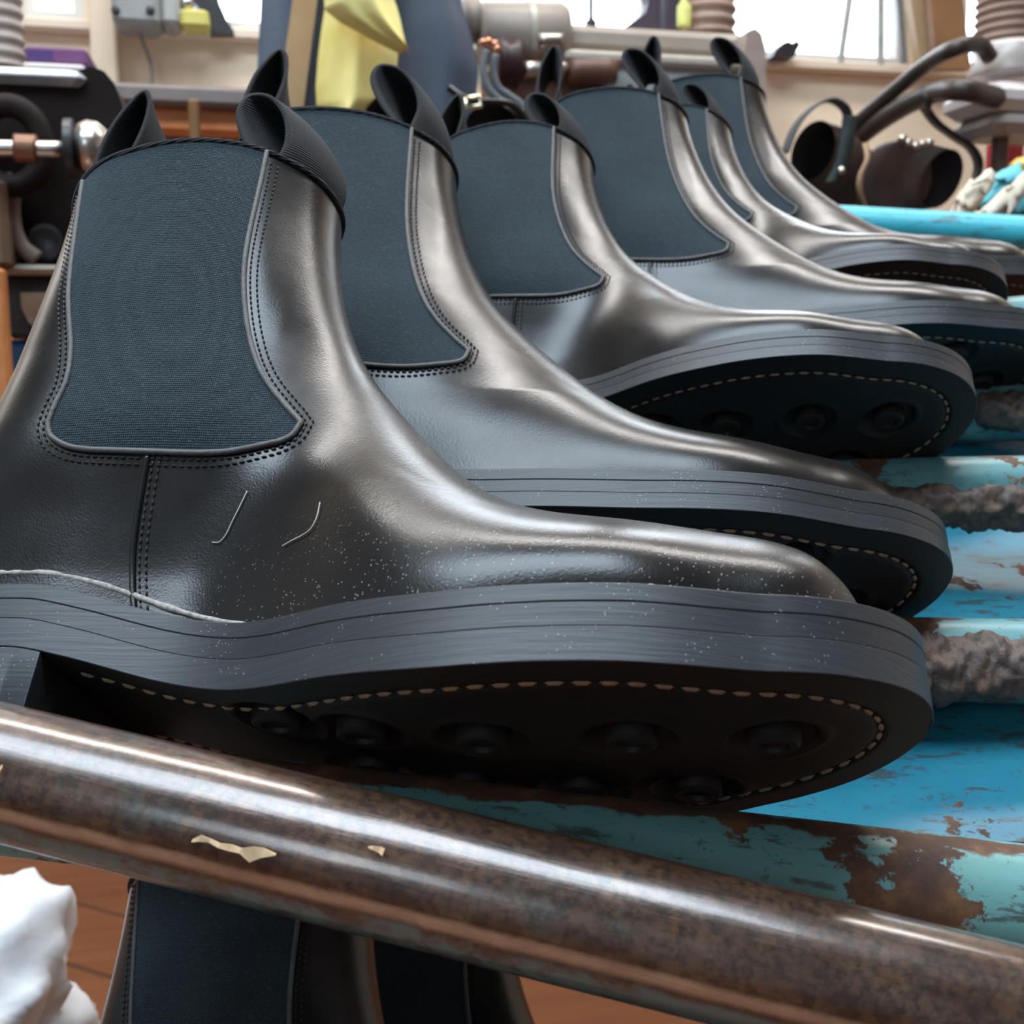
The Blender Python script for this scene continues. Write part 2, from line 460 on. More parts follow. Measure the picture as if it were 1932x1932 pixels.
def gore_outline():
    L, Rr, Bt = gore_curves()
    return np.vstack([L, Bt[::-1][1:], Rr[::-1][1:]])   # down the back, along the bottom, up the front
def offset2(P, d):
    t = np.gradient(P, axis=0); t /= np.linalg.norm(t, axis=1)[:, None]+1e-9
    n = np.stack([t[:, 1], -t[:, 0]], 1)
    k = np.ones(9)/9; 
    n = np.stack([np.convolve(np.pad(n[:, i], 4, 'edge'), k, 'valid') for i in range(2)], 1)
    return P+n*d
def bead_geo(P2, side, r, off, seg=8, shift=True):
    z = GSHIFT(P2[:, 0], P2[:, 1], side) if shift else P2[:, 1]
    P, n = skin(P2[:, 0], z, side, off)
    return tube(P, r, seg)
def dashes(P, N, length, w, h):
    """small stitches on points P (n,3) with normals N, each a flattened hexagonal lozenge"""
    parts = []
    T = np.gradient(P, axis=0); T /= np.linalg.norm(T, axis=1)[:, None]+1e-9
    for p, t, n in zip(P, T, N):
        b = np.cross(t, n)
        q = [p-t*length/2, p-t*length/4+b*w/2, p+t*length/4+b*w/2, p+t*length/2, p+t*length/4-b*w/2, p-t*length/4-b*w/2]
        V = q+[a+n*h for a in (p-t*length/4, p+t*length/4)]
        parts.append((V, [(0, 1, 6), (1, 2, 7, 6), (2, 3, 7), (3, 4, 7), (4, 5, 6, 7), (5, 0, 6)]))
    return join(*parts)
def stitch_row(P2, side, step, length, w=.0006, h=.0006, shift=True):
    Q = resample(P2, step); z = GSHIFT(Q[:, 0], Q[:, 1], side) if shift else Q[:, 1]
    P, n = skin(Q[:, 0], z, side, .0002)
    return dashes(P, n, length, w, h)

def outline(n=150, inset=0.0):
    i = np.arange(n+1); x = XH+(XT-XH)*(1-np.cos(np.pi*i/n))/2
    a = np.stack([x, YN(x)], 1); b = np.stack([x, YF(x)], 1)[-2:0:-1]
    P = np.vstack([a, b])
    if inset:
        t = np.roll(P, -1, 0)-np.roll(P, 1, 0); t /= np.linalg.norm(t, axis=1)[:, None]
        P = P+np.stack([-t[:, 1], t[:, 0]], 1)*inset
    return P
def slab(z0, z1, inset, bev=.00022, n=150, bottom=True):
    V = []; rows = []
    for dz, ins, base in ((0, inset+bev, z0), (bev, inset, z0), (-bev, inset, z1), (0, inset+bev, z1)):
        P = outline(n, ins); z = ZB(P[:, 0])+base+dz
        rows.append(len(V)); V += [tuple(q) for q in np.column_stack([P, z])]
    m = 2*n; Fc = []
    for k in range(3):
        for j in range(m):
            a = rows[k]+j; b = rows[k]+(j+1) % m
            Fc.append((a, b, b+m, a+m))
    for r, flip in ((rows[3], False),)+(((rows[0], True),) if bottom else ()):
        for i in range(n):
            q = [r+i, r+i+1, r+(m-i-1) % m, r+(m-i) % m]
            q = list(dict.fromkeys(q))
            if len(q) > 2: Fc.append(tuple(q[::-1]) if flip else tuple(q))
    return V, Fc
STUDS = [(.2639, -.0082), (.2313, -.0140), (.1962, -.0146), (.1657, -.0133), (.1440, -.0150), (.2450, .0225), (.2156, .0225), (.1860, .0200), (.1600, .0160)]
def edge_dist(x, y):
    P = outline(200); d = np.full(x.shape, 1.0)
    for i in range(0, len(P), 25):
        q = P[i:i+25]; dd = np.sqrt((x[..., None]-q[:, 0])**2+(y[..., None]-q[:, 1])**2).min(-1); d = np.minimum(d, dd)
    return d
def tread_geo(zlo):
    n, m = 300, 84
    i = np.arange(n+1); x = XH+.0006+(XT-XH-.0012)*(1-np.cos(np.pi*i/n))/2
    j = np.linspace(0, 1, m+1)
    yn = YN(x)+.0005; yf = YF(x)-.0005
    X = np.repeat(x[:, None], m+1, 1); Y = yn[:, None]*(1-j)+yf[:, None]*j
    z = ZB(X)+zlo
    for sx, sy in STUDS:
        r = np.hypot(X-sx, Y-sy)
        z = z+.0030*(1-sm(.0098, .0112, r))-.0006*np.exp(-((r-.0126)/.0010)**2)
    e = edge_dist(X, Y)
    z = z+.0012*np.exp(-((e-.0118)/.0011)**2)*sm(.083, .093, X)
    V, Fc = grid(np.stack([X, Y, z], -1))
    return V, Fc
def stud_geo(sx, sy, zlo):
    z0 = float(ZB(sx))+zlo
    prof = [(.0006, z0-.0006), (.0034, z0-.0007), (.0038, z0-.0019), (.0056, z0-.0019), (.0063, z0-.0012), (.0068, z0+.0032)]
    V, Fc = lathe(prof, 28, 'z', (sx, sy, 0))
    return V, [f[::-1] for f in Fc]
def sole_stitch_geo(zlo):
    P = outline(150, .0118); m = len(P)
    P = P[(P[:, 0] > .089)]
    k = np.argmax(np.linalg.norm(np.diff(P, axis=0), axis=1)); P = np.vstack([P[k+1:], P[:k+1]]) if np.linalg.norm(P[0]-P[-1]) < .03 else P
    Q = resample(P, .0058)
    pts = np.column_stack([Q, ZB(Q[:, 0])+zlo+.0004])
    N = np.tile(np.array([0, 0, -1.0]), (len(Q), 1))
    return dashes(pts, N, .0044, .0012, .0007)
def heel_geo(zlo, lift):
    """heel block with its breast; lift: True for the rubber top piece"""
    n = 60; xb = .0845
    x = XH+(xb-XH)*(1-np.cos(np.linspace(0, np.pi/2, n)))
    a = np.stack([x, YN(x)], 1); b = np.stack([x, YF(x)], 1)[::-1]
    br = np.stack([xb-.003*np.sin(np.linspace(0, np.pi, 9))[1:-1], np.linspace(a[-1][1], b[0][1], 9)[1:-1]], 1)
    P = np.vstack([a, br, b[:-1]]); m = len(P)
    top = ZB(P[:, 0])+zlo-.0001; z1 = .0065
    rows = [(np.full(m, .0002), .0006), (np.full(m, .0010), 0), (np.full(m, z1-.0004), 0), (np.full(m, z1), .0004)] if lift else \
           [(np.full(m, z1), .0004), (np.full(m, z1+.0004), 0), (top-.0003, 0), (top, .0003)]
    c = np.array([.05, 0]); V = []
    for z, ins in rows:
        d = P-c; q = P-d/np.linalg.norm(d, axis=1)[:, None]*ins
        V += [tuple(t) for t in np.column_stack([q, z])]
    Fc = []
    for k in range(3):
        for j in range(m):
            j2 = (j+1) % m; Fc.append((k*m+j, k*m+j2, (k+1)*m+j2, (k+1)*m+j))
    Fc.append(tuple(range(m-1, -1, -1))); Fc.append(tuple(range(3*m, 4*m)))
    return V, Fc
def ribbon(P2, y0, y1, shear, thick=.0016, m=10):
    """pull loop: closed path (x,z) swept across y; shear moves the far edge along x"""
    P = catmull(np.asarray(P2, float), 10); n = len(P)
    t = np.gradient(P, axis=0); t /= np.linalg.norm(t, axis=1)[:, None]+1e-9
    nr = np.stack([-t[:, 1], t[:, 0]], 1)
    V = []; Fc = []
    for lay in (-.5, .5):
        Q = P+nr*thick*lay
        for j in range(m+1):
            f = j/m
            for q in Q: V.append((q[0]+shear(f), y0+(y1-y0)*f, q[1]))
    A = lambda l, j, i: l*(m+1)*n+j*n+i
    for j in range(m):
        for i in range(n-1):
            Fc.append((A(0, j, i), A(0, j, i+1), A(0, j+1, i+1), A(0, j+1, i)))
            Fc.append((A(1, j, i), A(1, j+1, i), A(1, j+1, i+1), A(1, j, i+1)))
    for i in range(n-1):
        Fc.append((A(0, 0, i), A(1, 0, i), A(1, 0, i+1), A(0, 0, i+1))); Fc.append((A(0, m, i), A(0, m, i+1), A(1, m, i+1), A(1, m, i)))
    for j in range(m):
        Fc.append((A(0, j, 0), A(0, j+1, 0), A(1, j+1, 0), A(1, j, 0))); Fc.append((A(0, j, n-1), A(1, j, n-1), A(1, j+1, n-1), A(0, j+1, n-1)))
    return V, Fc
FLOOP = [(.1060, .178), (.1080, .192), (.1075, .2030), (.1000, .2150), (.0945, .2270), (.0930, .2360), (.0960, .2420), (.1040, .2395), (.1110, .2290), (.1140, .2160), (.1120, .2040), (.1100, .192), (.1075, .178)]
BLOOP = [(.0480, .176), (.0475, .192), (.0440, .2080), (.0420, .2200), (.0440, .2370), (.0490, .2500), (.0525, .2530), (.0555, .2470), (.0565, .2340), (.0545, .2180), (.0505, .202), (.0490, .190), (.0490, .176)]

def boot_parts(thick):
    """list of (part name, geometry, material, sub-parts)"""
    zl = 0.0 if thick else .0045
    m1, m2 = (.0080, .0137) if thick else (.0098, .0141)
    out = []
    out.append(('leather_upper', upper_geo(), LEATHER_DUSTY if thick else LEATHER, []))
    out.append(('boot_lining', lining_geo(), LINING, []))
    O = gore_outline()
    for side in (-1, 1):
        rows = join(stitch_row(offset2(O, .0022)[4:-4], side, .0021, .0016), stitch_row(offset2(O, .0040)[4:-4], side, .0021, .0016))
        edge = bead_geo(offset2(O, .0004), side, .0009, .0006)
        out.append(('elastic_gore', gore_geo(side), GORE, [('gore_edge', edge, BIND), ('gore_stitching', rows, THREAD)]))
        Sm = resample(catmull(SEAM, 16), .0008)
        sm_z = Sm.copy(); sm_z[:, 1] -= (.0060*sm(.045, .08, Sm[:, 1]) if side > 0 else 0)
        sb = bead_geo(sm_z, side, .0009, .0001, shift=False)
        rows = join(stitch_row(sm_z+np.array([.0018, 0]), side, .0021, .0016, shift=False), stitch_row(sm_z+np.array([.0036, 0]), side, .0021, .0016, shift=False))
        out.append(('side_seam', sb, LEATHER, [('seam_stitching', rows, THREAD)]))
    top = level(1.0, 60); top = np.vstack([top, top[:1]])
    out.append(('topline_binding', tube(top+np.array([0, 0, .0001]), .0013, 8, cap=False), WEB, []))
    rim = level(.975, 60)
    out.append(('pull_loop', ribbon(FLOOP, -.0215, .0065, lambda f: .0115*(1-(1-f)**2)), WEB, []))
    out.append(('pull_loop', ribbon(BLOOP, -.020, .006, lambda f: -.0035*(1-(1-f)**2)), WEB, []))
    out.append(('welt', slab(m2, SOLE_T, .0001), EDGE_A, []))
    out.append(('midsole', slab(m1, m2, .0002), EDGE_B, []))
    out.append(('outsole', slab(zl, m1, 0.0, bottom=False), EDGE_C,
                [('outsole_tread', tread_geo(zl), RUBBER), ('sole_stitching', sole_stitch_geo(zl), THREAD_W)]+[('tread_stud', stud_geo(x, y, zl), RUBBER) for x, y in STUDS]))
    out.append(('heel', heel_geo(zl, False), EDGE_C, [('heel_top_piece', heel_geo(zl, True), RUBBER)]))
    if thick:
        # raw pale edges left by the trimming knife: a rand lifting off the heel seat and a frayed line along the forepart
        P = outline(150, .0035); P = np.vstack([P[len(P)-70:], P[:76]])
        k = P[:, 0] < .150; P = P[k]
        z = ZB(P[:, 0])+SOLE_T+.0010+.0040*(1-sm(.085, .145, P[:, 0]))
        pts = np.column_stack([P, z]); r = .0008+.0003*vnoise(pts, 900, 3)
        out.append(('heel_rand', tube(pts, np.maximum(r, .0004), 8), FRAY, []))
        P = outline(150, .0016); P = P[:151]; P = P[(P[:, 0] > .150) & (P[:, 0] < .2965)]
        P = resample(P, .0007)
        pts = np.column_stack([P, ZB(P[:, 0])+SOLE_T+.0001]); amp = sm(.20, .235, P[:, 0])*.5+.3
        r = .0004*amp+.0004*np.abs(vnoise(pts, 1700, 5))*amp
        pts[:, 1] += .0003*vnoise(pts, 1300, 8)
        out.append(('frayed_edge', tube(pts, r, 6), FRAY, []))
    return out
def flipped(g, mirror):
    V, Fc = g
    return ([(x, -y, z) for x, y, z in V], [f[::-1] for f in Fc]) if mirror else (V, Fc)
def build_boot(thick, mirror, name, label, group):
    t = thing(name, label, 'boot', None, group)
    for nm, g, mat, subs in boot_parts(thick):
        o = mesh(nm, *flipped(g, mirror and nm != 'pull_loop'), mat, t, smooth=True)
        if nm in ('welt', 'midsole', 'outsole', 'heel'): sharpen(o)
        for sn, sg, smat in subs:
            s = mesh(sn, *flipped(sg, mirror), smat, o)
            if sn in ('tread_stud', 'heel_top_piece'): sharpen(s)
    return t
def sharpen(o, ang=38):
    me = o.data
    if hasattr(me, 'set_sharp_from_angle'): me.set_sharp_from_angle(angle=math.radians(ang))
def copy_tree(o, parent=None):
    c = o.copy(); COL.objects.link(c); c.parent = parent
    for ch in list(o.children): copy_tree(ch, c)
    return c
def pose(R, t, s=1.0, off=(0, 0, 0)):
    Rw = CAM2W @ np.array(R); tw = c2w(np.array(t)+np.array(off))
    M = Matrix([[*(Rw[i]*s), tw[i]] for i in range(3)]+[[0, 0, 0, 1]])
    return M
POSES = {
    'b1': ([[0.9825, 0.17654, 0.05939], [-0.0422, 0.52152, -0.85219], [-0.18142, 0.83477, 0.51985]], [-0.19749, 0.07387, 0.32232]),
    'b2': ([[0.99906, 0.01646, 0.04004], [0.02528, 0.52908, -0.8482], [-0.03514, 0.84841, 0.52817]], [-0.18346, 0.0331, 0.43403]),
    'b3': ([[0.97111, 0.2276, 0.07171], [-0.06175, 0.52997, -0.84577], [-0.2305, 0.8169, 0.52871]], [-0.0949, -0.00969, 0.55851]),
    'b4': ([[0.99032, 0.1387, 0.00482], [-0.05859, 0.44929, -0.89146], [-0.12581, 0.88255, 0.45307]], [-0.02669, -0.04721, 0.66306]),
    'b5': ([[0.96944, 0.23327, 0.07595], [-0.055, 0.50839, -0.85937], [-0.23908, 0.82893, 0.50568]], [0.02596, -0.0999, 0.77585]),
    'b6': ([[0.97881, 0.20386, 0.0195], [-0.05797, 0.36715, -0.92835], [-0.19642, 0.90755, 0.37119]], [0.06106, -0.12173, 0.92607]),
}
GB, GL = 'chelsea boots on the rack', 'chelsea boots on the lower shelf'
boot = build_boot(True, False, 'chelsea_boot', 'nearest black leather chelsea boot, thick dusty sole leaning on the brown bar', GB)
boot.matrix_world = pose(*POSES['b1'])
odd = build_boot(False, False, 'chelsea_boot', 'third black chelsea boot from the front, sole studs and white stitching showing', GB)
odd.matrix_world = pose(*POSES['b3'])
even = build_boot(False, True, 'chelsea_boot', 'second black chelsea boot, directly behind the nearest one, toe above its toe', GB)
even.matrix_world = pose(*POSES['b2'], 1.15)
b = copy_tree(even); b['label'] = 'fourth chelsea boot from the front, tall shaft between third and fifth boots'; b.matrix_world = pose(*POSES['b4'], 1.08)
b = copy_tree(odd); b['label'] = 'fifth chelsea boot, short-looking shaft in front of the farthest boot'; b.matrix_world = pose(*POSES['b5'], .95)
b = copy_tree(even); b['label'] = 'farthest black chelsea boot in the row, next to the turquoise back tube'; b.matrix_world = pose(*POSES['b6'], 1.1715)
b = copy_tree(odd); b['label'] = 'chelsea boot on the lower shelf, left one beneath the brown bar'; b['group'] = GL
b.matrix_world = pose(POSES['b1'][0], (-.191, .3130, .360))
b = copy_tree(even); b['label'] = 'chelsea boot on the lower shelf, dark one at the bottom centre edge'; b['group'] = GL
b.matrix_world = pose(POSES['b2'][0], (-.154, .3620, .470), 1.1)
# ------------------------------------------------------------------ the shoe rack
def m_steel():
    t = Nt('worn_brown_steel'); x, y, z = t.sep()
    ang = t.math('ARCTAN2', z, y)                       # angle round the bar
    n = t.noise(1, 6, .6, t.map((55, 130, 130)))
    n2 = t.noise(70, 5, .65)
    base = t.ramp(n, [(.25, (.045,.024,.016)), (.5, (.110,.058,.036)), (.75, (.175,.105,.068))])
    base = t.mix(t.ramp(n2, [(.56, 0.0), (.70, .65)]), base, (.055,.085,.075))
    base = t.mix(t.ramp(t.noise(420, 4, .7), [(.42, .0), (.62, .75)]), base, (.022,.014,.011))
    base = t.mix(t.ramp(t.noise(150, 6, .75, None, .5), [(.56, .0), (.66, .7)]), base, (.16,.075,.035))
    # paint left on the underside, a bare seam above it
    wob = t.math('MULTIPLY', t.math('SUBTRACT', t.noise(35, 4), .5), .5)
    u = t.math('ADD', ang, wob)
    pm = t.math('MULTIPLY', t.math('MULTIPLY', t.math('LESS_THAN', ang, -.4), t.ramp(t.math('ADD', t.math('MULTIPLY', u, .1), .5), [(.213, 0.0), (.222, 1.0)])), t.ramp(t.noise(85, 6, .7), [(.40, 0.0), (.52, 1.0)]))
    SEAM_A = t.math('ADD', t.math('MULTIPLY', ang, .1), t.math('MULTIPLY', t.math('SUBTRACT', t.noise(60, 3), .5), .012))
    sm_ = t.ramp(t.math('ADD', SEAM_A, .5), [(.186, 0.0), (.194, 1.0), (.204, 1.0), (.213, 0.0)])
    base = t.mix(t.math('MULTIPLY', sm_, t.ramp(n2, [(.3, .9), (.7, .5)])), base, (.66,.45,.29))
    base = t.mix(t.math('MULTIPLY', pm, .85), base, (.11,.20,.19))
    blot = t.math('MULTIPLY', t.ramp(t.noise(38, 3), [(.66, 0.0), (.70, .8)]), t.ramp(t.math('MULTIPLY', x, 3), [(.25, 0.0), (.5, 1.0)]))
    base = t.mix(blot, base, (.022,.024,.026))
    t.col(base)
    t.metal(t.math('SUBTRACT', .30, t.math('MULTIPLY', pm, .30), True))
    t.b.inputs['Coat Weight'].default_value = .7; t.b.inputs['Coat Roughness'].default_value = .17; t.b.inputs['Coat IOR'].default_value = 1.7
    t.rough(t.ramp(t.noise(1, 4, .6, t.map((14, 220, 220))), [(.3, .20), (.7, .38)]))
    t.b.inputs['Specular IOR Level'].default_value = .7
    b1 = t.bump(t.noise(1, 5, .6, t.map((40, 500, 500))), .22, .0006)
    t.bump(t.noise(220, 4), .18, .0005, b1)
    return t.m
def m_paint(name, c, rust_hi, seed=0, edge=True, c2=None, crest=.290):
    """chipped turquoise paint; the crest of the bar is worn down to rust"""
    t = Nt(name); x, y, z = t.sep(); co = t.map((1,1,1), (seed*3.7, seed*1.3, 0))
    paint = t.ramp(t.noise(9, 4, .6, co), [(.3, c), (.7, c2 or tuple(v*1.25 for v in c))])
    n = t.noise(26, 8, .68, co); m = t.ramp(n, [(rust_hi, 0.0), (rust_hi+.015, 1.0)])
    if edge:
        ang = t.math('ARCTAN2', z, y); k = t.math('SUBTRACT', .38, t.math('MULTIPLY', t.math('ABSOLUTE', t.math('SUBTRACT', ang, 1.6)), .16))
        w = t.math('ADD', k, t.math('MULTIPLY', t.math('SUBTRACT', t.noise(42, 6, .6, co), .5), .16))
        m2 = t.ramp(w, [(crest, 0.0), (crest+.010, 1.0)])
        m = t.math('MAXIMUM', m, m2)
    sp = t.math('MAXIMUM', t.ramp(t.noise(1, 6, .7, t.map((40, 160, 160), (seed, 0, 0))), [(.555, 0.0), (.61, 1.0)]), t.ramp(t.noise(240, 5, .7), [(.60, 0.0), (.66, .8)]))
    rust = t.ramp(t.noise(60, 6, .7, co), [(.25, (.040,.020,.014)), (.5, (.105,.048,.026)), (.62, (.20,.095,.035)), (.8, (.23,.17,.12))])
    base = t.mix(t.math('MULTIPLY', sp, .75), paint, (.055,.045,.04))
    t.col(t.mix(m, base, rust))
    t.rough(t.ramp(m, [(0, .38), (1, .72)]))
    b1 = t.bump(m, -.35, .0007)
    t.bump(t.noise(320, 4), .2, .0004, b1)
    return t.m
STEEL = m_steel()
TEAL_T1 = m_paint('chipped_teal_paint', (.14,.33,.32), .56, 1, crest=.335)
TEAL_T2 = m_paint('worn_teal_paint', (.10,.265,.275), .575, 2, crest=.365)
BLUE_PLATE = m_paint('scratched_blue_paint', (.009,.165,.265), .60, 3, edge=False, c2=(.028,.225,.30))
BLUE_TUBE = m_paint('bright_turquoise_paint', (.035,.43,.56), .74, 4, edge=False, c2=(.05,.50,.62))
def m_weld():
    t = Nt('rusty_weld_metal'); t.col(t.ramp(t.noise(70, 7, .7), [(.25, (.05,.035,.03)), (.45, (.11,.085,.075)), (.62, (.19,.12,.085)), (.8, (.24,.235,.23))]))
    t.set(Roughness=.55, Metallic=.25); t.bump(t.noise(240, 6, .7), .7, .0015); return t.m
WELD = m_weld()
rack = thing('shoe_rack', 'turquoise painted steel shoe rack of parallel tubes with worn and rusty patches', 'rack')
rack.location = (0, 0.4, 0.3)
def bar(name, A, B, r, mat, parent, n=80, seg=48, bend=0.0, lump=0.0):
    """A, B: world end points; the bar's own x axis runs along it, its z axis points up"""
    A = np.asarray(A); B = np.asarray(B); L = np.linalg.norm(B-A); ex = (B-A)/L
    ey = np.cross([0, 0, 1.0], ex); ey /= np.linalg.norm(ey); ez = np.cross(ex, ey)
    mid = (A+B)/2
    M = Matrix([[ex[i], ey[i], ez[i], mid[i]] for i in range(3)]+[[0, 0, 0, 1]])
    a = np.linspace(0, 2*np.pi, seg, endpoint=False); V = []; Fc = []
    for i, x in enumerate(np.linspace(-L/2, L/2, n)):
        P = np.stack([np.full(seg, x), np.cos(a), np.sin(a)], 1)
        rr = r*(1+lump*vnoise(np.stack([np.full(seg, x), np.cos(a)*r, np.sin(a)*r], 1), 60, 2))
        zo = bend*(1-(2*x/L)**2)
        V += [(x, q[1]*k, q[2]*k+zo) for q, k in zip(P, rr)]
    for i in range(n-1):
        for j in range(seg):
            k = (j+1) % seg; Fc.append((i*seg+j, i*seg+k, (i+1)*seg+k, (i+1)*seg+j))
    Fc.append(tuple(range(seg-1, -1, -1))); Fc.append(tuple((n-1)*seg+j for j in range(seg)))
    o = mesh(name, V, Fc, mat); o.parent = parent
    o.matrix_parent_inverse = Matrix.Translation(-Vector(parent.location)); o.matrix_world = M
    return o
def ext(p, q, a, b):
    p = np.asarray(p); q = np.asarray(q); return p+(q-p)*a, p+(q-p)*b
bpy.context.view_layer.update()
# T0: bare brown bar in front; T1..T5: the painted bars behind it
A, B = ext(at(0, 1455, .264), at(1932, 1930, .236), -.25, 1.2)
t0 = bar('tube_bar', A, B, .0150, STEEL, rack, 160, 72, lump=.004); t0['label'] = 'bare brown steel bar in front of the boots'
A, B = ext(at(0, 1492, .300), at(1932, 1716, .286), -.25, 1.25)
bar('tube_bar', A, B, .0157, TEAL_T1, rack, 140, 56, lump=.004)
A, B = ext(at(300, 1215, .46), at(1932, 1248, .44), -.2, 1.3)
bar('tube_bar', A, B, .0160, TEAL_T2, rack, 120, 56, lump=.005)
A, B = ext(at(300, 952, .545), at(1932, 926, .52), -.2, 1.3)
bar('tube_bar', A, B, .0158, TEAL_T2, rack, 120, 48, lump=.005)
A, B = ext(at(420, 845, .68), at(1932, 778, .65), 0, 1.3)
bar('tube_bar', A, B, .0158, TEAL_T2, rack, 120, 48, lump=.005)
A, B = ext(at(560, 740, .77), at(1932, 606, .725), 0, 1.3)
bar('tube_bar', A, B, .0158, TEAL_T2, rack, 120, 48, lump=.005)
A, B = ext(at(1150, 392, 1.26), at(1932, 440, 1.13), -.1, 1.5)
bar('frame_tube', A, B, .0165, BLUE_TUBE, rack, 60, 40)
# sheet under the bars
def plate_pt(X, Z, d=0): return c2w((X, .0765-.531*(Z-.44)+d, Z))
V = []; Fc = []
nx, nz = 24, 30
for d in (0, .003):
    for i in range(nz):
        f = i/(nz-1)
        for j in range(nx):
            u = j/(nx-1); Z = (.400-.040*u)*(1-f)+(.62+.10*u)*f; xl = -.27+(Z-.4)*.22
            V.append(plate_pt(xl+(.66-xl)*u, Z, d))
for k in range(2):
    for i in range(nz-1):
        for j in range(nx-1):
            q = (k*nx*nz+i*nx+j, k*nx*nz+i*nx+j+1, k*nx*nz+(i+1)*nx+j+1, k*nx*nz+(i+1)*nx+j)
            Fc.append(q if k == 0 else q[::-1])
N0 = nx*nz
for i in range(nz-1):
    for j in (0, nx-1): Fc.append((i*nx+j, (i+1)*nx+j, N0+(i+1)*nx+j, N0+i*nx+j))
for j in range(nx-1):
    for i in (0, nz-1): Fc.append((i*nx+j, i*nx+j+1, N0+i*nx+j+1, N0+i*nx+j))
off = np.array(rack.location)
mesh('shelf_plate', [np.array(v)-off for v in V], Fc, BLUE_PLATE, rack, smooth=False)
def weld(px0, py0, px1, py1, Z0, Z1, r, seed):
    n, seg = 170, 56; P = np.linspace(at(px0, py0, Z0), at(px1, py1, Z1), n)
    s = np.linspace(0, 1, n); env = np.sqrt(np.clip(1-(2*s-1)**8, 0, 1))+.02
    V, Fc = tube(P, r, seg)
    V = np.array(V).reshape(n, seg, 3); c = P[:, None]; d = V-c; nn = 0
    for k, (sc, am) in enumerate(((110, 1.1), (240, .8), (520, .4))):
        nn = nn+am*lnoise(V.reshape(-1, 3), sc, seed*7+k).reshape(n, seg)
    V = c+d*(env[:, None, None])*(1+.22*np.maximum(nn, -1.6)[..., None])
    mesh('weld_bead', [tuple(q-off) for q in V.reshape(-1, 3)], Fc, WELD, rack)
weld(1640, 1262, 2010, 1262, .424, .424, .0112, 1)
weld(1560, 952, 2010, 960, .514, .508, .0095, 2)
weld(1838, 772, 2030, 776, .634, .632, .0100, 3)
# uprights and lower shelf bars that carry the rack
for px, py, Z in ((-1750, 1450, .30), (3100, 1500, .36)):
    a = at(px, py, Z)
    bar('rack_upright', (a[0], a[1]+.02, 0.0), (a[0]+.0005, a[1]+.02, a[2]+.02), .016, BLUE_TUBE, rack, 12, 24)
for dy, Z in ((.367, .325), (.418, .476)):
    bar('shelf_bar', c2w((-.40, dy, Z)), c2w((.34, dy, Z)), .0155, TEAL_T1, rack, 40, 32)

# bits lying about on the leather and the bar
LINT = plain('pale_lint', (.55,.53,.50), .9)
def lint(label, pix, ydev=-.05):
    R = np.array(POSES['b1'][0]); t = np.array(POSES['b1'][1]); P = []
    for px, py in pix:                                   # where the sight line meets the boot's near side
        d = R.T @ np.array([(px-C_PX)/F_PX, (py-C_PX)/F_PX, 1.0]); o = -R.T @ t
        s = (-.06-o[1])/d[1]
        for k in range(60):
            q = o+d*s; g = float(near(q[0], q[2])); s += (g-q[1])/d[1]*.6
        q = o+d*s; e, n = skin(np.array([q[0]]), np.array([q[2]]), -1, .0005); P.append(c2w(R @ e[0]+t))
    P = catmull(P, 8); o = mesh('lint_thread', *tube(P, .00016, 6), LINT); tag(o, label, 'thread', 'lint threads')
lint('pale curled lint thread on the nearest boot, the left one of two', [(468, 928), (455, 955), (440, 985), (428, 1010), (415, 1024), (402, 1024)])
lint('pale lint thread on the nearest boot, the right one of two', [(606, 950), (600, 978), (588, 1000), (572, 1012), (552, 1022), (535, 1032)])
SHAV = plain('pale_shaving', (.50,.34,.19), .7, var=.25, scale=300)
def flake(pts, wid, label, Z):
    A0 = at(0, 1455, .264); B0 = at(1932, 1930, .236); ax = (B0-A0)/np.linalg.norm(B0-A0); V = []
    for (px, py), w in zip(pts, wid):
        r = ray(px, py); o = np.array([0, 0, CAM_H])-A0     # first hit on the bar
        dp = r-ax*(r @ ax); op = o-ax*(o @ ax); a = dp @ dp; b = 2*dp @ op; c = op @ op-.0151**2
        s = (-b-math.sqrt(max(0, b*b-4*a*c)))/(2*a); q = A0+o+r*s
        nrm = (q-A0)-ax*((q-A0) @ ax); nrm /= np.linalg.norm(nrm); up = np.cross(ax, nrm)
        k = len(V)//4
        lift = .0004+.0012*abs(math.sin(k*1.7))
        for sg in (-1, 1):
            for h in (lift, lift+.0004): V.append(tuple(q+up*w*.7*sg+nrm*(h+.0006*(sg > 0))))
    Fc = []
    for i in range(len(pts)-1):
        a = i*4; Fc += [(a+1, a+3, a+7, a+5), (a, a+4, a+6, a+2), (a, a+1, a+5, a+4), (a+2, a+6, a+7, a+3)]
    Fc += [(0, 2, 3, 1), (len(V)-4, len(V)-3, len(V)-1, len(V)-2)]
    o = mesh('leather_shaving', V, Fc, SHAV, smooth=False); tag(o, label, 'shaving', 'shavings on the brown bar')
flake([(366, 1584), (384, 1579), (400, 1584), (420, 1592), (440, 1597), (460, 1602), (480, 1609), (500, 1607), (526, 1610)], [.0004, .0009, .0005, .0006, .0009, .0007, .0022, .0014, .0002], 'pale torn leather shaving stuck to the middle of the brown bar', .26)
flake([(696, 1600), (706, 1604), (718, 1606), (726, 1612), (724, 1620)], [.0003, .0007, .0010, .0012, .0004], 'small tan shaving on the brown bar, right of the larger torn one', .26)
flake([(6, 1446), (9, 1458), (5, 1470)], [.0004, .0010, .0003], 'tiny pale shaving on the brown bar at the left edge', .26)
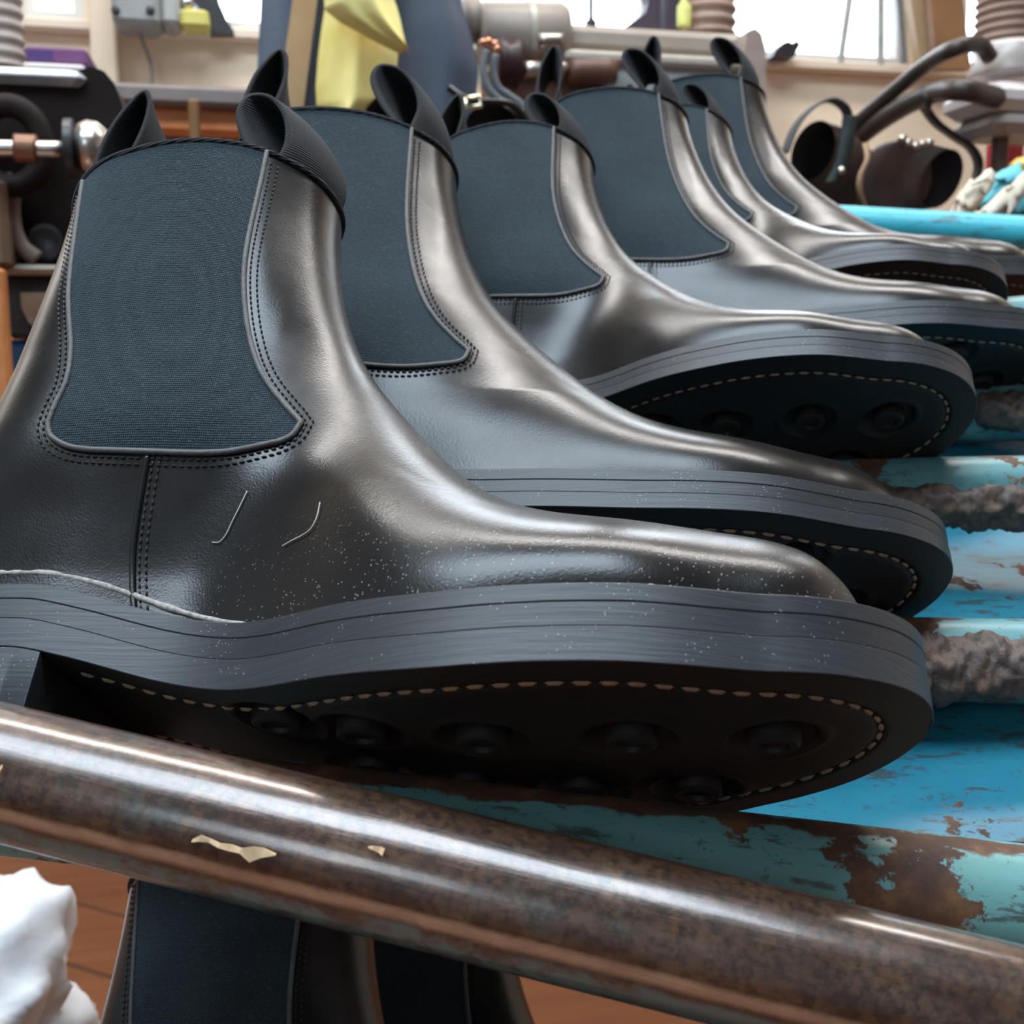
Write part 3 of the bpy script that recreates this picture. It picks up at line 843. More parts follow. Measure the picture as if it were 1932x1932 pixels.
# ------------------------------------------------------------------ the workshop room (room frame: x along the far wall, y depth, z up)
def rmesh(name, g, mat, parent=None, smooth=False, sharp=True):
    o = mesh(name, g[0], g[1], mat, parent, smooth=smooth or sharp)
    if parent is None: o.matrix_world = ROOM
    if sharp: sharpen(o, 35)
    return o
def rthing(name, label, cat, group=None): return thing(name, label, cat, ROOM.copy(), group)
CREAM = plain('cream_painted_wall', (.90,.74,.55), .6, var=.05, scale=3, bump=.05)
DIM_W = plain('darkened_wall_paint', (.24,.255,.275), .7, var=.04, scale=2)  # colour darkened so ceiling and left wall stay dim in leather reflections
PINKW = plain('pale_plaster', (.70,.60,.52), .7, var=.05, scale=2)
FRAME_M = plain('white_window_frame', (.78,.76,.72), .45, var=.04)
def m_planks():
    t = Nt('floor_boards'); t.co = t.map(rot=(0, 0, .9))
    x, y, z = t.sep2(t.co) if hasattr(t, 'sep2') else (None, None, None)
    return t
def m_floor():
    t = Nt('floor_boards'); v = t.map((1, 1, 1), rot=(0, 0, math.radians(38)))
    br = t.n.new('ShaderNodeTexBrick'); t.l.new(v, br.inputs['Vector'])
    br.inputs['Scale'].default_value = 1.0; br.inputs['Brick Width'].default_value = 1.6; br.inputs['Row Height'].default_value = .10
    br.inputs['Mortar Size'].default_value = .004; br.inputs['Mortar'].default_value = (.02,.008,.004,1)
    br.inputs['Color1'].default_value = (.20,.060,.016,1); br.inputs['Color2'].default_value = (.15,.045,.012,1)
    g = t.noise(1, 5, .6, t.map((5, 60, 5), rot=(0, 0, math.radians(38))))
    t.col(t.mix(.5, br.outputs['Color'], t.ramp(g, [(.3, (.09,.028,.008)), (.7, (.21,.068,.018))])))
    t.set(Roughness=.5); return t.m
FLOOR_M = m_floor()
rmesh('floor', box(LEFT_E-.1, RIGHT_E+.1, FRONT_D-.1, WALL_D+.1, -.06, 0), FLOOR_M)['kind'] = 'structure'
rmesh('ceiling', box(LEFT_E-.1, RIGHT_E+.1, FRONT_D-.1, WALL_D+.1, CEIL_Z, CEIL_Z+.08), DIM_W)['kind'] = 'structure'
rmesh('wall_left', box(LEFT_E-.1, LEFT_E, FRONT_D, WALL_D, 0, CEIL_Z), DIM_W)['kind'] = 'structure'
rmesh('wall_right', box(RIGHT_E, RIGHT_E+.1, FRONT_D, WALL_D, 0, CEIL_Z), PINKW)['kind'] = 'structure'
SILL = onroom(1600, 122, WALL_D)[2]
WT = 2.32
def wall_with_holes(name, d0, d1, holes, mat):
    """holes: (e0, e1, z0, z1) sorted along e, all sharing z0,z1"""
    parts = []; z0, z1 = holes[0][2], holes[0][3]; e = LEFT_E
    parts.append(box(LEFT_E, RIGHT_E, d0, d1, 0, z0)); parts.append(box(LEFT_E, RIGHT_E, d0, d1, z1, CEIL_Z))
    for h in holes:
        parts.append(box(e, h[0], d0, d1, z0, z1)); e = h[1]
    parts.append(box(e, RIGHT_E, d0, d1, z0, z1))
    o = rmesh(name, join(*parts), mat); o['kind'] = 'structure'; return o
ex = lambda px: onroom(px, 60, WALL_D)[0]
HOLES = [(ex(-420), ex(-40), SILL, WT), (ex(38), ex(163), SILL, WT), (ex(217), ex(600), SILL, WT), (ex(640), ex(1236), SILL, WT), (ex(1290), ex(1722), SILL, WT), (ex(1815), ex(2250), SILL, WT)]
wall_with_holes('wall_back', WALL_D, WALL_D+.14, HOLES, CREAM)
RH = [(-2.0, -1.1, 1.45, 2.35)]
wall_with_holes('wall_front', FRONT_D-.14, FRONT_D, RH, plain('dim_grey_wall', (.17,.175,.185), .8, var=.05, scale=2))  # wall colour kept dark to stand for the dim room behind the viewer
def m_glass():
    t = Nt('window_glass'); n, l = t.n, t.l
    tr = n.new('ShaderNodeBsdfTransparent'); tr.inputs[0].default_value = (.97,.98,.98,1)
    gl = n.new('ShaderNodeBsdfGlossy'); gl.inputs['Roughness'].default_value = .03
    fr = n.new('ShaderNodeFresnel'); fr.inputs[0].default_value = 1.45
    mx = n.new('ShaderNodeMixShader'); l.new(fr.outputs[0], mx.inputs[0]); l.new(tr.outputs[0], mx.inputs[1]); l.new(gl.outputs[0], mx.inputs[2])
    l.new(mx.outputs[0], t.out.inputs[0]); return t.m
GLASS = m_glass()
wn = 0
for holes, d in ((HOLES, WALL_D), (RH, FRONT_D-.14)):
    for h in holes:
        wn += 1; f = .022
        w = rmesh('window_%d' % wn, join(box(h[0], h[0]+f, d+.02, d+.08, h[2], h[3]), box(h[1]-f, h[1], d+.02, d+.08, h[2], h[3]),
                  box(h[0]+f, h[1]-f, d+.02, d+.08, h[2], h[2]+f), box(h[0]+f, h[1]-f, d+.02, d+.08, h[3]-f, h[3])), FRAME_M)
        w['kind'] = 'structure'
        mesh('window_glass', *box(h[0]+f, h[1]-f, d+.045, d+.049, h[2]+f, h[3]-f), GLASS, w, smooth=False)
rmesh('trim_1', bbox(ex(-420), ex(1850), WALL_D-.03, WALL_D+.02, SILL-.02, SILL, .004), plain('window_sill_paint', (.80,.68,.54), .5, var=.05))['kind'] = 'structure'

def pbox(px0, py0, px1, py1, d, depth, b=.004):
    """box whose front face covers a pixel rectangle at room depth d"""
    cx, cy = (px0+px1)/2, (py0+py1)/2
    e0 = onroom(px0, cy, d)[0]; e1 = onroom(px1, cy, d)[0]; z0 = onroom(cx, py1, d)[2]; z1 = onroom(cx, py0, d)[2]
    return bbox(e0, e1, d, d+depth, z0, z1, b)
def rp(px, py, d): return onroom(px, py, d)
def rtube(pts, r, seg=12, n=10): return tube(catmull([rp(*p) for p in pts], n), r, seg)

# cream boxed pilaster and its neighbours on the left
rmesh('trim_2', pbox(166, -200, 216, 205, WALL_D-.05, .05), CREAM)['kind'] = 'structure'

# corrugated extraction hoses
def m_hose(c): return plain('ribbed_hose', c, .55, var=.2, scale=25)
HOSE_A, HOSE_B = m_hose((.36,.31,.28)), m_hose((.30,.20,.16))
def hose(px0, px1, py_bottom, d, label, mat, pitch=.020):
    a = rp(px0, py_bottom, d); b = rp(px1, py_bottom, d); r = (b[0]-a[0])/2; c = (a+b)/2
    top = CEIL_Z-.02; n = int((top-c[2])/pitch*6)
    z = np.linspace(c[2], top, n); P = np.stack([np.full(n, c[0]), np.full(n, d+r), z], 1)
    rad = r*(.94+.06*np.cos(2*np.pi*(z-c[2])/pitch))
    o = rmesh('extraction_hose', tube(P, rad, 28), mat, smooth=True, sharp=False)
    tag(o, label, 'hose'); return o
hose(-62, 41, 118, 1.75, 'grey beige ribbed extraction hose at the left edge above the dark machine', HOSE_A, .018)
hose(1303, 1407, 54, 1.95, 'brown ribbed extraction hose in front of the window above the grey machine', HOSE_B, .021)
hose(1886, 2010, 96, 1.55, 'brown ribbed extraction hose at the top right corner', HOSE_B, .013)

# electric switch box with cable
GREY = plain('grey_enamel', (.30,.31,.31), .5, var=.08)
t = rthing('switch_box', 'grey electric switch box hanging over the cream wall with a thin cable', 'switch box')
mesh('box_body', *pbox(207, -120, 298, 44, WALL_D-.13, .10, .008), GREY, t, smooth=False)
mesh('box_side_cover', *pbox(299, -120, 336, 46, WALL_D-.12, .09, .008), plain('light_grey_enamel', (.38,.39,.38), .5, var=.06), t, smooth=False)
for px in (218, 284):
    p = rp(px, 20, WALL_D-.13); mesh('cover_screw', *lathe([(.004, -.004), (.007, -.003), (.007, .002)], 14, 'y', tuple(p)), plain('dark_screw', (.05,.05,.05), .4, metal=.6), t)
mesh('cable', *rtube([(262, 44, WALL_D-.08), (270, 80, WALL_D-.06), (282, 110, WALL_D-.05), (287, 140, WALL_D-.05), (286, 175, WALL_D-.05)], .0035, 8), plain('grey_cable', (.28,.25,.21), .6), t)
tag(rmesh('storage_tin', pbox(340, 16, 394, 50, WALL_D-.12, .06, .005), plain('yellow_tin', (.62,.56,.14), .5, var=.08)), 'small yellow tin on the window sill beside the grey switch box', 'tin')
# dark rounded machine head behind the tin
t = rthing('sewing_machine', 'dark rounded machine head on the sill behind the yellow tin', 'machine')
prof = [(394, 50), (394, 12), (376, 4), (356, -20), (344, -60), (362, -90), (400, -60), (412, -10), (426, 22), (440, 44), (440, 50)]
DARK = plain('dark_iron', (.022,.022,.026), .4, var=.3)
poly = [tuple(rp(px, py, WALL_D-.10)[[0, 2]]) for px, py in prof]
mesh('machine_head', *prism(poly, WALL_D-.05, WALL_D+.0), DARK, t, smooth=False)
p = rp(352, 6, WALL_D-.09); mesh('chrome_knob', *lathe([(.004, -.01), (.012, -.006), (.013, .004), (.006, .010)], 16, 'y', tuple(p)), plain('chrome', (.6,.6,.6), .2, metal=1), t)

# bench under the window on the left with purple box and white tray
t = rthing('workbench', 'long grey topped workbench with orange wooden front below the cream wall', 'workbench')
mesh('bench_top', *pbox(-80, 158, 700, 196, WALL_D-.34, .33, .006), plain('grey_bench_top', (.20,.17,.16), .55, var=.12), t, smooth=False)
ORANGE = plain('orange_stained_wood', (.85,.27,.08), .45, var=.25, scale=12)
mesh('bench_front', *pbox(-60, 197, 690, 246, WALL_D-.31, .05, .004), ORANGE, t, smooth=False)
e0, e1 = rp(-60, 200, WALL_D-.3)[0], rp(690, 200, WALL_D-.3)[0]
zt = rp(300, 246, WALL_D-.3)[2]
for e in (e0+.03, e1-.08):
    for d in (WALL_D-.28, WALL_D-.10): mesh('leg', *bbox(e, e+.05, d, d+.05, 0, zt+.02, .004), ORANGE, t, smooth=False)
tag(rmesh('wooden_strut', pbox(357, 186, 378, 330, WALL_D-.40, .025, .003), plain('brown_oak', (.20,.095,.028), .5, scale=20)), 'brown wooden strut upright in front of the orange bench front', 'strut')
t = rthing('storage_box', 'purple and violet storage box lying behind the dark machine', 'box')
mesh('box_body', *pbox(44, 89, 165, 120, WALL_D-.19, .12, .004), plain('violet_card', (.15,.055,.17), .6, var=.1), t, smooth=False)
mesh('box_label', *pbox(52, 94, 100, 114, WALL_D-.1915, .0012, .0004), plain('deep_purple_print', (.060,.028,.150), .6, var=.1), t, smooth=False)
tag(rmesh('tray', pbox(40, 119, 160, 132, WALL_D-.22, .18, .004), plain('white_tray', (.78,.78,.80), .4, var=.04)), 'shallow white tray under the purple box', 'tray')

# dark finishing machine at the left edge
RUSTY = plain('rust_brown_casting', (.014,.008,.007), .65, var=.55, scale=14, bump=.3, bscale=60, spec=.15)
BRIGHT = plain('bright_steel', (.55,.50,.45), .28, metal=1.0, var=.15)
BRASS = plain('brown_bronze_collar', (.22,.11,.065), .4, metal=.6)
d = 1.22
t = rthing('finishing_machine', 'dark rusty cast iron shoe finishing machine at the left edge with bright spindle', 'machine')
outl = [(-260, 150), (130, 150), (150, 132), (172, 125), (196, 134), (214, 155), (228, 190), (236, 240), (238, 300), (228, 360), (205, 420), (190, 480), (150, 506), (-260, 506)]
poly = [tuple(rp(px, py, d)[[0, 2]]) for px, py in outl]
mesh('machine_housing', *prism(poly, d, d+.16), RUSTY, t, smooth=False)
mesh('housing_cap', *pbox(-260, 120, 160, 152, d-.012, .17, .008), plain('worn_grey_steel', (.42,.45,.50), .4, metal=.3, var=.15), t, smooth=False)
c = rp(0, 285, d-.09)
mesh('bearing_ring', *tube(np.stack([np.full(40, rp(18, 275, d-.03)[0])+.030*np.cos(np.linspace(0, 2*np.pi, 40)), np.full(40, d-.03), rp(18, 275, d-.03)[2]+.036*np.sin(np.linspace(0, 2*np.pi, 40))], 1), .011, 14, cap=False), RUSTY, t)
def rod(name, pa, pb, r, mat, prof=None):
    P = np.linspace(rp(*pa), rp(*pb), 8); mesh(name, *tube(P, r, 22), mat, t)
rod('spindle', (-80, 278, d-.07), (128, 282, d-.07), .0075, BRIGHT)
rod('spindle_collar', (28, 279, d-.07), (70, 281, d-.07), .0125, BRASS)
rod('clamp_disc', (126, 280, d-.07), (142, 280, d-.07), .026, DARK)
a = rp(140, 278, d-.07)
mesh('polished_knob', *lathe([(.010, 0), (.021, .004), (.0245, .012), (.023, .021), (.016, .029), (.006, .033)], 30, 'x', tuple(a)), BRIGHT, t)
mesh('front_rib', *rtube([(30, 330, d-.02), (22, 380, d-.02), (26, 430, d-.02), (42, 466, d-.02), (70, 488, d-.02)], .008, 12), plain('pale_worn_edge', (.16,.12,.10), .5), t)
p = rp(85, 458, d); mesh('oil_hole_boss', *lathe([(.002, -.001), (.012, -.002), (.0175, -.006), (.018, .004)], 26, 'y', tuple(p)), DARK, t)
p = rp(40, 410, d); mesh('side_bracket', *pbox(-200, 330, 14, 506, d-.05, .05, .006), plain('tan_primer', (.14,.085,.05), .55, var=.4), t, smooth=False)
mesh('ledge', *pbox(-260, 497, 118, 514, d-.03, .20, .004), plain('pale_ledge', (.34,.31,.26), .5), t, smooth=False)
# pedestal with cut-out
o_ = [tuple(rp(px, py, d+.01)[[0, 2]]) for px, py in ((3, 515), (104, 515), (104, 640), (3, 640))]
hx = [(40, 552), (88, 552), (92, 580), (86, 606), (72, 622), (54, 606), (42, 580)]
hole = [tuple(rp(px, py, d+.01)[[0, 2]]) for px, py in hx]
mesh('pedestal', *pbox(6, 515, 112, 640, d+.012, .10, .006), DARK, t, smooth=False)
mesh('cover_plate', *prism(hole, d+.006, d+.013), plain('cream_cover_plate', (.52,.43,.32), .5), t, smooth=False)
mesh('pedestal_base', *pbox(8, 641, 140, 1500, d+.02, .12, .006), plain('deep_blue_paint', (.012,.075,.17), .5), t, smooth=False)
tag(rmesh('plank', pbox(-60, 505, 16, 860, d-.10, .02, .003), plain('orange_plank', (.62,.23,.075), .5, var=.15)), 'orange wooden plank standing at the left edge below the dark machine', 'plank')

# navy coat hanging behind the boots, yellow dusters over a slat
def cloth(name, cols, d, mat, folds, amp, thick=.006, seed=0, n=60, m=50, parent=None):
    """hanging cloth: cols = [(py, px_left, px_right)...] from the top down"""
    py = np.array([c[0] for c in cols], float); l = np.array([c[1] for c in cols], float); r = np.array([c[2] for c in cols], float)
    yy = np.linspace(py[0], py[-1], n); G = np.zeros((n, m, 3))
    for i, y in enumerate(yy):
        a, b = np.interp(y, py, l), np.interp(y, py, r)
        for j in range(m):
            u = j/(m-1); G[i, j] = rp(a+(b-a)*u, y, d)
            G[i, j, 1] += amp*math.sin(u*folds*6.28+seed+.8*math.sin(i*.06+seed))*(.4+.6*i/n)+amp*.5*math.sin(u*folds*2.7*6.28+i*.05)
            G[i, j, 1] += -.045*math.sin(math.pi*u)
    H = G.copy(); H[..., 1] += thick
    V1, F1 = grid(G); V2, F2 = grid(H); N = n*m
    Fc = F1+[tuple(k+N for k in f[::-1]) for f in F2]
    for i in range(n-1):
        for j in (0, m-1): Fc.append((i*m+j, (i+1)*m+j, N+(i+1)*m+j, N+i*m+j))
    for j in range(m-1):
        for i in (0, n-1): Fc.append((i*m+j, i*m+j+1, N+i*m+j+1, N+i*m+j))
    return mesh(name, V1+V2, Fc, mat, parent)
def m_cloth(name, a, b):
    t = Nt(name); t.col(t.ramp(t.noise(9, 4), [(.3, a), (.7, b)])); t.set(Roughness=.85); t.bump(t.noise(500, 3), .3, .001); return t.m
NAVY = m_cloth('navy_cotton', (.058,.082,.125), (.098,.122,.168))
t = rthing('work_coat', 'navy blue cotton work coat hanging open behind the boots', 'coat')
cloth('coat_front', [(-420, 500, 640), (0, 492, 640), (150, 484, 630), (330, 455, 620), (560, 445, 620)], 1.74, NAVY, .7, .008, seed=1, parent=t)
cloth('coat_front', [(-420, 730, 850), (0, 720, 872), (60, 718, 890), (130, 712, 905), (200, 708, 898), (560, 690, 890)], 1.72, NAVY, .8, .009, seed=3, parent=t)
cloth('coat_back', [(-420, 560, 820), (0, 545, 860), (560, 480, 860)], 1.80, NAVY, 1, .008, seed=5, parent=t)
SLATM = plain('tan_stick_wood', (.40,.26,.13), .55, var=.2, scale=14)
V = [rp(588, -260, 1.66), rp(632, -260, 1.66), rp(560, 300, 1.66), rp(510, 300, 1.66)]
V = [tuple(v) for v in V]+[(v[0], v[1]+.018, v[2]) for v in V]
tag(rmesh('wooden_stick', (V, [(0, 1, 2, 3), (7, 6, 5, 4), (0, 4, 5, 1), (1, 5, 6, 2), (2, 6, 7, 3), (3, 7, 4, 0)]), SLATM), 'tan wooden stick leaning in front of the navy coat, left of the yellow duster', 'stick')
YEL = m_cloth('yellow_duster_cloth', (.78,.66,.20), (.95,.86,.38))
o = cloth('duster', [(-200, 622, 735), (0, 615, 742), (60, 606, 752), (110, 600, 752), (160, 596, 744), (200, 598, 736), (222, 622, 690)], 1.645, YEL, 1.1, .006, .004, 2)
o.matrix_world = ROOM; tag(o, 'yellow duster hanging straight down before the navy coat, lower layer', 'duster', None)
o = cloth('duster', [(-200, 605, 740), (-60, 606, 738), (5, 612, 744), (16, 612, 748), (40, 640, 754), (70, 692, 760), (92, 735, 765), (104, 758, 768)], 1.56, YEL, .8, .008, .004, 5)
o.matrix_world = ROOM; tag(o, 'brighter yellow duster folded over the other, its lower corner pointing right', 'duster')

# grey stitching machine in the middle
d = 1.86
BEIGE = plain('grey_beige_enamel', (.33,.285,.245), .42, var=.18, scale=10)
LIGHTG = plain('pale_grey_metal', (.44,.41,.36), .4, var=.15, metal=.2)
BROWN = plain('rusty_red_brown', (.115,.050,.032), .45, var=.4, scale=12)
t = rthing('stitching_machine', 'large grey beige sole stitching machine with motor and long bed behind the boots', 'machine')
a, b_ = rp(905, 62, d), rp(1068, 62, d); R = (rp(1000, 5, d)[2]-rp(1000, 120, d)[2])/2
def hcyl(name, pa, pb, r, mat, endr=.85, seg=36):
    A, B = np.array(pa), np.array(pb); P = np.vstack([A, A+(B-A)*.04, A+(B-A)*.5, A+(B-A)*.93, B])
    mesh(name, *tube(P, [r*endr, r, r, r, r*endr], seg), mat, t)
hcyl('motor_drum', a, b_, R, BEIGE)
hcyl('motor_flange', rp(992, 62, d), rp(1003, 62, d), R*1.06, LIGHTG, 1)
hcyl('motor_end', rp(872, 40, d+.02), rp(906, 40, d+.02), R*.75, BEIGE)
mesh('machine_bed', *pbox(1060, 52, 1424, 104, d-.02, .16, .012), BEIGE, t, smooth=False)
mesh('bed_rail', *pbox(1068, 100, 1430, 124, d-.045, .16, .006), LIGHTG, t, smooth=False)
mesh('bed_apron', *pbox(1150, 124, 1424, 330, d-.03, .14, .006), plain('blue_grey_enamel', (.36,.38,.38), .45, var=.12), t, smooth=False)
outl = [(1405, 62), (1420, 56), (1432, 66), (1440, 95), (1441, 300), (1395, 300), (1398, 120)]
mesh('end_casting', *prism([tuple(rp(x, y, d-.05)[[0, 2]]) for x, y in outl], d-.06, d+.12), plain('pinkish_casting', (.34,.27,.24), .45, var=.2), t, smooth=False)
mesh('spindle_housing', *pbox(935, 108, 1150, 360, d+.02, .14, .012), BROWN, t, smooth=False)
P = np.linspace(rp(985, 131, d-.06), rp(1072, 131, d-.06), 6); mesh('bright_shaft', *tube(P, .0125, 22), BRIGHT, t)
P = np.linspace(rp(1072, 135, d-.06), rp(1160, 135, d-.06), 6); mesh('shaft_sleeve', *tube(P, .019, 22), BROWN, t)
p = rp(958, 118, d-.05); mesh('pulley', *lathe([(.010, -.02), (.034, -.018), (.038, -.012), (.030, 0), (.038, .012), (.034, .018), (.010, .02)], 34, 'x', tuple(p)), plain('dark_red_pulley', (.035,.012,.012), .4), t)
P = np.linspace(rp(1018, 76, d-.075), rp(1062, 76, d-.075), 6); mesh('name_plate_bar', *tube(P, .010, 16), BRIGHT, t)
mesh('feed_spindle', *tube(catmull([rp(1115, -160, d), rp(1115, 20, d), rp(1115, 34, d), rp(1115, 40, d), rp(1115, 51, d)], 6), [.0035]*12+[.0045]*6+[.0085]*6+[.010], 14), DARK, t)
for px, py in ((912, 80), (922, 78), (934, 83), (938, 92)):
    p = rp(px, py, d-.09); mesh('orange_glint', *lathe([(.002, -.004), (.005, -.003), (.006, .003), (.002, .006)], 12, 'y', tuple(p)), plain('orange_glint_metal', (.85,.38,.22), .2, metal=1), t)  # orange metal beads standing for reflected glints on the dark machine
p = rp(1413, 146, d-.066); mesh('chrome_handle', *lathe([(.003, -.012), (.009, -.008), (.010, .004), (.005, .010)], 16, 'y', tuple(p)), BRIGHT, t)
mesh('column', *pbox(1170, 330, 1330, 1600, d, .12, .01), BEIGE, t, smooth=False)
# purple-dark post and its bracket
t = rthing('machine_post', 'dark purple grey post with slanting bracket in front of the window', 'post')
PURP = plain('purple_grey_paint', (.060,.045,.065), .5, var=.2)
mesh('post', *pbox(1245, -300, 1280, 1550, d+.17, .04, .004), PURP, t, smooth=False)
outl = [(1205, -40), (1246, -60), (1246, 60), (1170, 58), (1216, 26), (1222, 4)]
mesh('bracket', *prism([tuple(rp(x, y, d+.18)[[0, 2]]) for x, y in outl], d+.175, d+.205), PURP, t, smooth=False)
tag(rmesh('bottle', lathe([(.010, 0), (.012, .002), (.012, .034), (.005, .044), (.005, .060)], 18, 'z', tuple(rp(1290, 52, d+.10))), plain('yellow_green_plastic', (.60,.62,.18), .4)), 'small yellow green bottle between the purple post and brown hose', 'bottle')

# things leaning in the right window, small black clamp
WD = WALL_D
def lean(name, pts, depth, mat, label, cat, d):
    V = [rp(x, y, d) for x, y in pts]; V = [tuple(v) for v in V]+[(v[0], v[1]+depth, v[2]) for v in V]
    tag(rmesh(name, (V, [(0, 1, 2, 3), (7, 6, 5, 4), (0, 4, 5, 1), (1, 5, 6, 2), (2, 6, 7, 3), (3, 7, 4, 0)]), mat), label, cat)
GREYBAR = plain('pale_grey_rod', (.42,.43,.42), .5)
lean('metal_rod', [(1628, -200), (1640, -200), (1592, 118), (1582, 118)], .008, GREYBAR, 'thin grey rod slanting across the white window', 'rod', WD-.03)
lean('metal_rod', [(1660, -200), (1669, -200), (1668, 120), (1658, 120)], .008, GREYBAR, 'thin grey rod upright in the white window, right of the slanting one', 'rod', WD-.03)
lean('metal_rod', [(1680, -200), (1689, -200), (1712, 122), (1703, 122)], .008, plain('dark_grey_rod', (.18,.19,.20), .5), 'darker thin rod leaning left beside the brown board', 'rod', WD-.02)
lean('wooden_board', [(1688, -200), (1742, -200), (1768, 130), (1738, 130)], .02, plain('tan_board', (.50,.36,.22), .5, var=.12, scale=10), 'pale tan narrow board leaning at the window side', 'board', WD-.06)
lean('wooden_board', [(1738, -200), (1796, -200), (1832, 130), (1768, 130)], .022, plain('brown_board', (.26,.135,.060), .5, var=.3, scale=10), 'brown board leaning at the window behind the curved pipes', 'board', WD-.10)
t = rthing('clamp', 'small black clamp lying on the window sill right of the grey machine', 'clamp')
poly = [tuple(rp(x, y, WD-.06)[[0, 2]]) for x, y in ((1453, 109), (1462, 94), (1476, 82), (1484, 80), (1490, 84), (1500, 79), (1506, 86), (1500, 97), (1494, 110))]
mesh('clamp_body', *prism(poly, WD-.07, WD-.035), DARK, t, smooth=False)

# curved brown pipes and the pale dust hood at the right
PIPE = plain('brown_rubber_pipe', (.040,.026,.021), .42, var=.25)
d = 1.42
t = rthing('dust_hood', 'pale grey dust hood with clear collar and two curved brown pipes at right edge', 'dust hood')
mesh('suction_pipe', *rtube([(1560, 300, d+.26), (1612, 238, d+.20), (1680, 178, d+.13), (1745, 124, d+.06), (1800, 92, d-.02), (1846, 84, d-.01), (1868, 108, d)], .0105, 18), PIPE, t)
mesh('suction_pipe', *rtube([(1560, 318, d+.26), (1625, 256, d+.20), (1690, 210, d+.12), (1755, 178, d+.04), (1815, 170, d-.04), (1880, 184, d-.01)], .0135, 18), PIPE, t)
mesh('pipe_clip', *rtube([(1740, 166, d+.045), (1748, 180, d+.030), (1752, 194, d+.030), (1750, 208, d+.045)], .0045, 8), DARK, t)
mesh('hood_body', *pbox(1868, 152, 2040, 206, d-.02, .12, .012), plain('pale_lilac_enamel', (.66,.61,.60), .45, var=.06), t, smooth=False)
mesh('hood_body', *pbox(1882, 204, 2040, 250, d-.01, .11, .012), plain('warm_grey_enamel', (.44,.40,.37), .45, var=.06), t, smooth=False)
a = rp(1905, 150, d+.04); hgt = rp(1905, 84, d+.04)[2]-a[2]
def m_clear():
    q = Nt('cloudy_plastic'); q.col(q.ramp(q.noise(30, 4), [(.3, (.50,.45,.42)), (.7, (.75,.71,.68))])); q.set(Roughness=.25); q.b.inputs['Transmission Weight'].default_value = .35; return q.m
mesh('clear_collar', *lathe([(.052, 0), (.055, .006), (.046, hgt*.5), (.050, hgt*.8), (.040, hgt)], 26, 'z', tuple(a)), m_clear(), t)
mesh('hood_leg', *pbox(1868, 250, 1888, 900, d+.03, .02, .003), plain('brown_post_paint', (.10,.062,.045), .5), t, smooth=False)
mesh('hood_leg', *pbox(1990, 250, 2010, 900, d+.03, .02, .003), plain('brown_post_paint', (.10,.062,.045), .5), t, smooth=False)
tag(rmesh('red_container', pbox(1893, 256, 1938, 325, d+.14, .05, .008), plain('red_plastic', (.42,.025,.03), .4, var=.2)), 'red container behind the brown post at the right edge', 'container')
tag(rmesh('white_post', pbox(1888, 250, 1896, 330, d+.12, .01, .002), plain('white_post', (.66,.60,.56), .5)), 'thin pale post beside the red container', 'post')

# bench behind the rack carrying shoes
t = rthing('side_table', 'dark low table behind the rack carrying the buckle shoes and brown boots', 'table')
tz = rp(1650, 416, 1.42)[2]
e0, e1 = rp(600, 300, 1.42)[0], rp(1858, 300, 1.42)[0]
DKW = plain('dark_table_wood', (.030,.018,.012), .5, var=.3)
mesh('tabletop', *bbox(e0, e1, 1.40, 1.62, tz-.03, tz, .004), DKW, t, smooth=False)
for e in (e0+.02, e1-.07):
    for dd in (1.42, 1.56): mesh('leg', *bbox(e, e+.05, dd, dd+.05, 0, tz-.029, .004), DKW, t, smooth=False)
BLK = plain('black_polished_leather', (.012,.011,.012), .3, var=.3, scale=30, spec=.7)
BRN = plain('dark_brown_leather', (.085,.055,.047), .34, var=.45, scale=22, bump=.2, bscale=120, spec=.7)
INS = plain('shoe_inside', (.008,.007,.007), .9)
TAN = plain('tan_leather_strip', (.36,.22,.13), .6)
def open_shell(name, rings, mat, parent, inner, seg=40, lip=.003, nose=True):
    """shoe body lofted through rings (centre, half-width vector, half-height vector); the last ring is the open mouth"""
    a = np.linspace(0, 2*np.pi, seg, endpoint=False); C = [np.array(r[0]) for r in rings]
    W = [np.array(r[1]) for r in rings]; Hh = [np.array(r[2]) for r in rings]
    C, W, Hh = [catmull(q, 8) for q in (C, W, Hh)]
    V = []; Fc = []; n = len(C)
    for c, w, h in zip(C, W, Hh): V += [tuple(c+w*math.cos(t_)*abs(math.cos(t_))**-.12 + h*math.sin(t_)*abs(math.sin(t_)+1e-6)**-.12) if 0 else tuple(c+w*math.cos(t_)+h*math.sin(t_)) for t_ in a]
    for i in range(n-1):
        for j in range(seg):
            k = (j+1) % seg; Fc.append((i*seg+j, i*seg+k, (i+1)*seg+k, (i+1)*seg+j))
    Fc.append(tuple(range(seg-1, -1, -1)))
    o = mesh(name, V, Fc, mat, parent)
    V = []; Fc = []; m = 10
    for i in range(m):
        k = n-1-i; s = .93 if i else .985
        V += [tuple(C[k]+(W[k]*math.cos(t_)+Hh[k]*math.sin(t_))*s) for t_ in a]
    for i in range(m-1):
        for j in range(seg):
            k = (j+1) % seg; Fc.append((i*seg+j, i*seg+k, (i+1)*seg+k, (i+1)*seg+j))
    Fc.append(tuple((m-1)*seg+j for j in range(seg)))
    mesh('boot_inside', V, Fc, inner, parent)
    return o
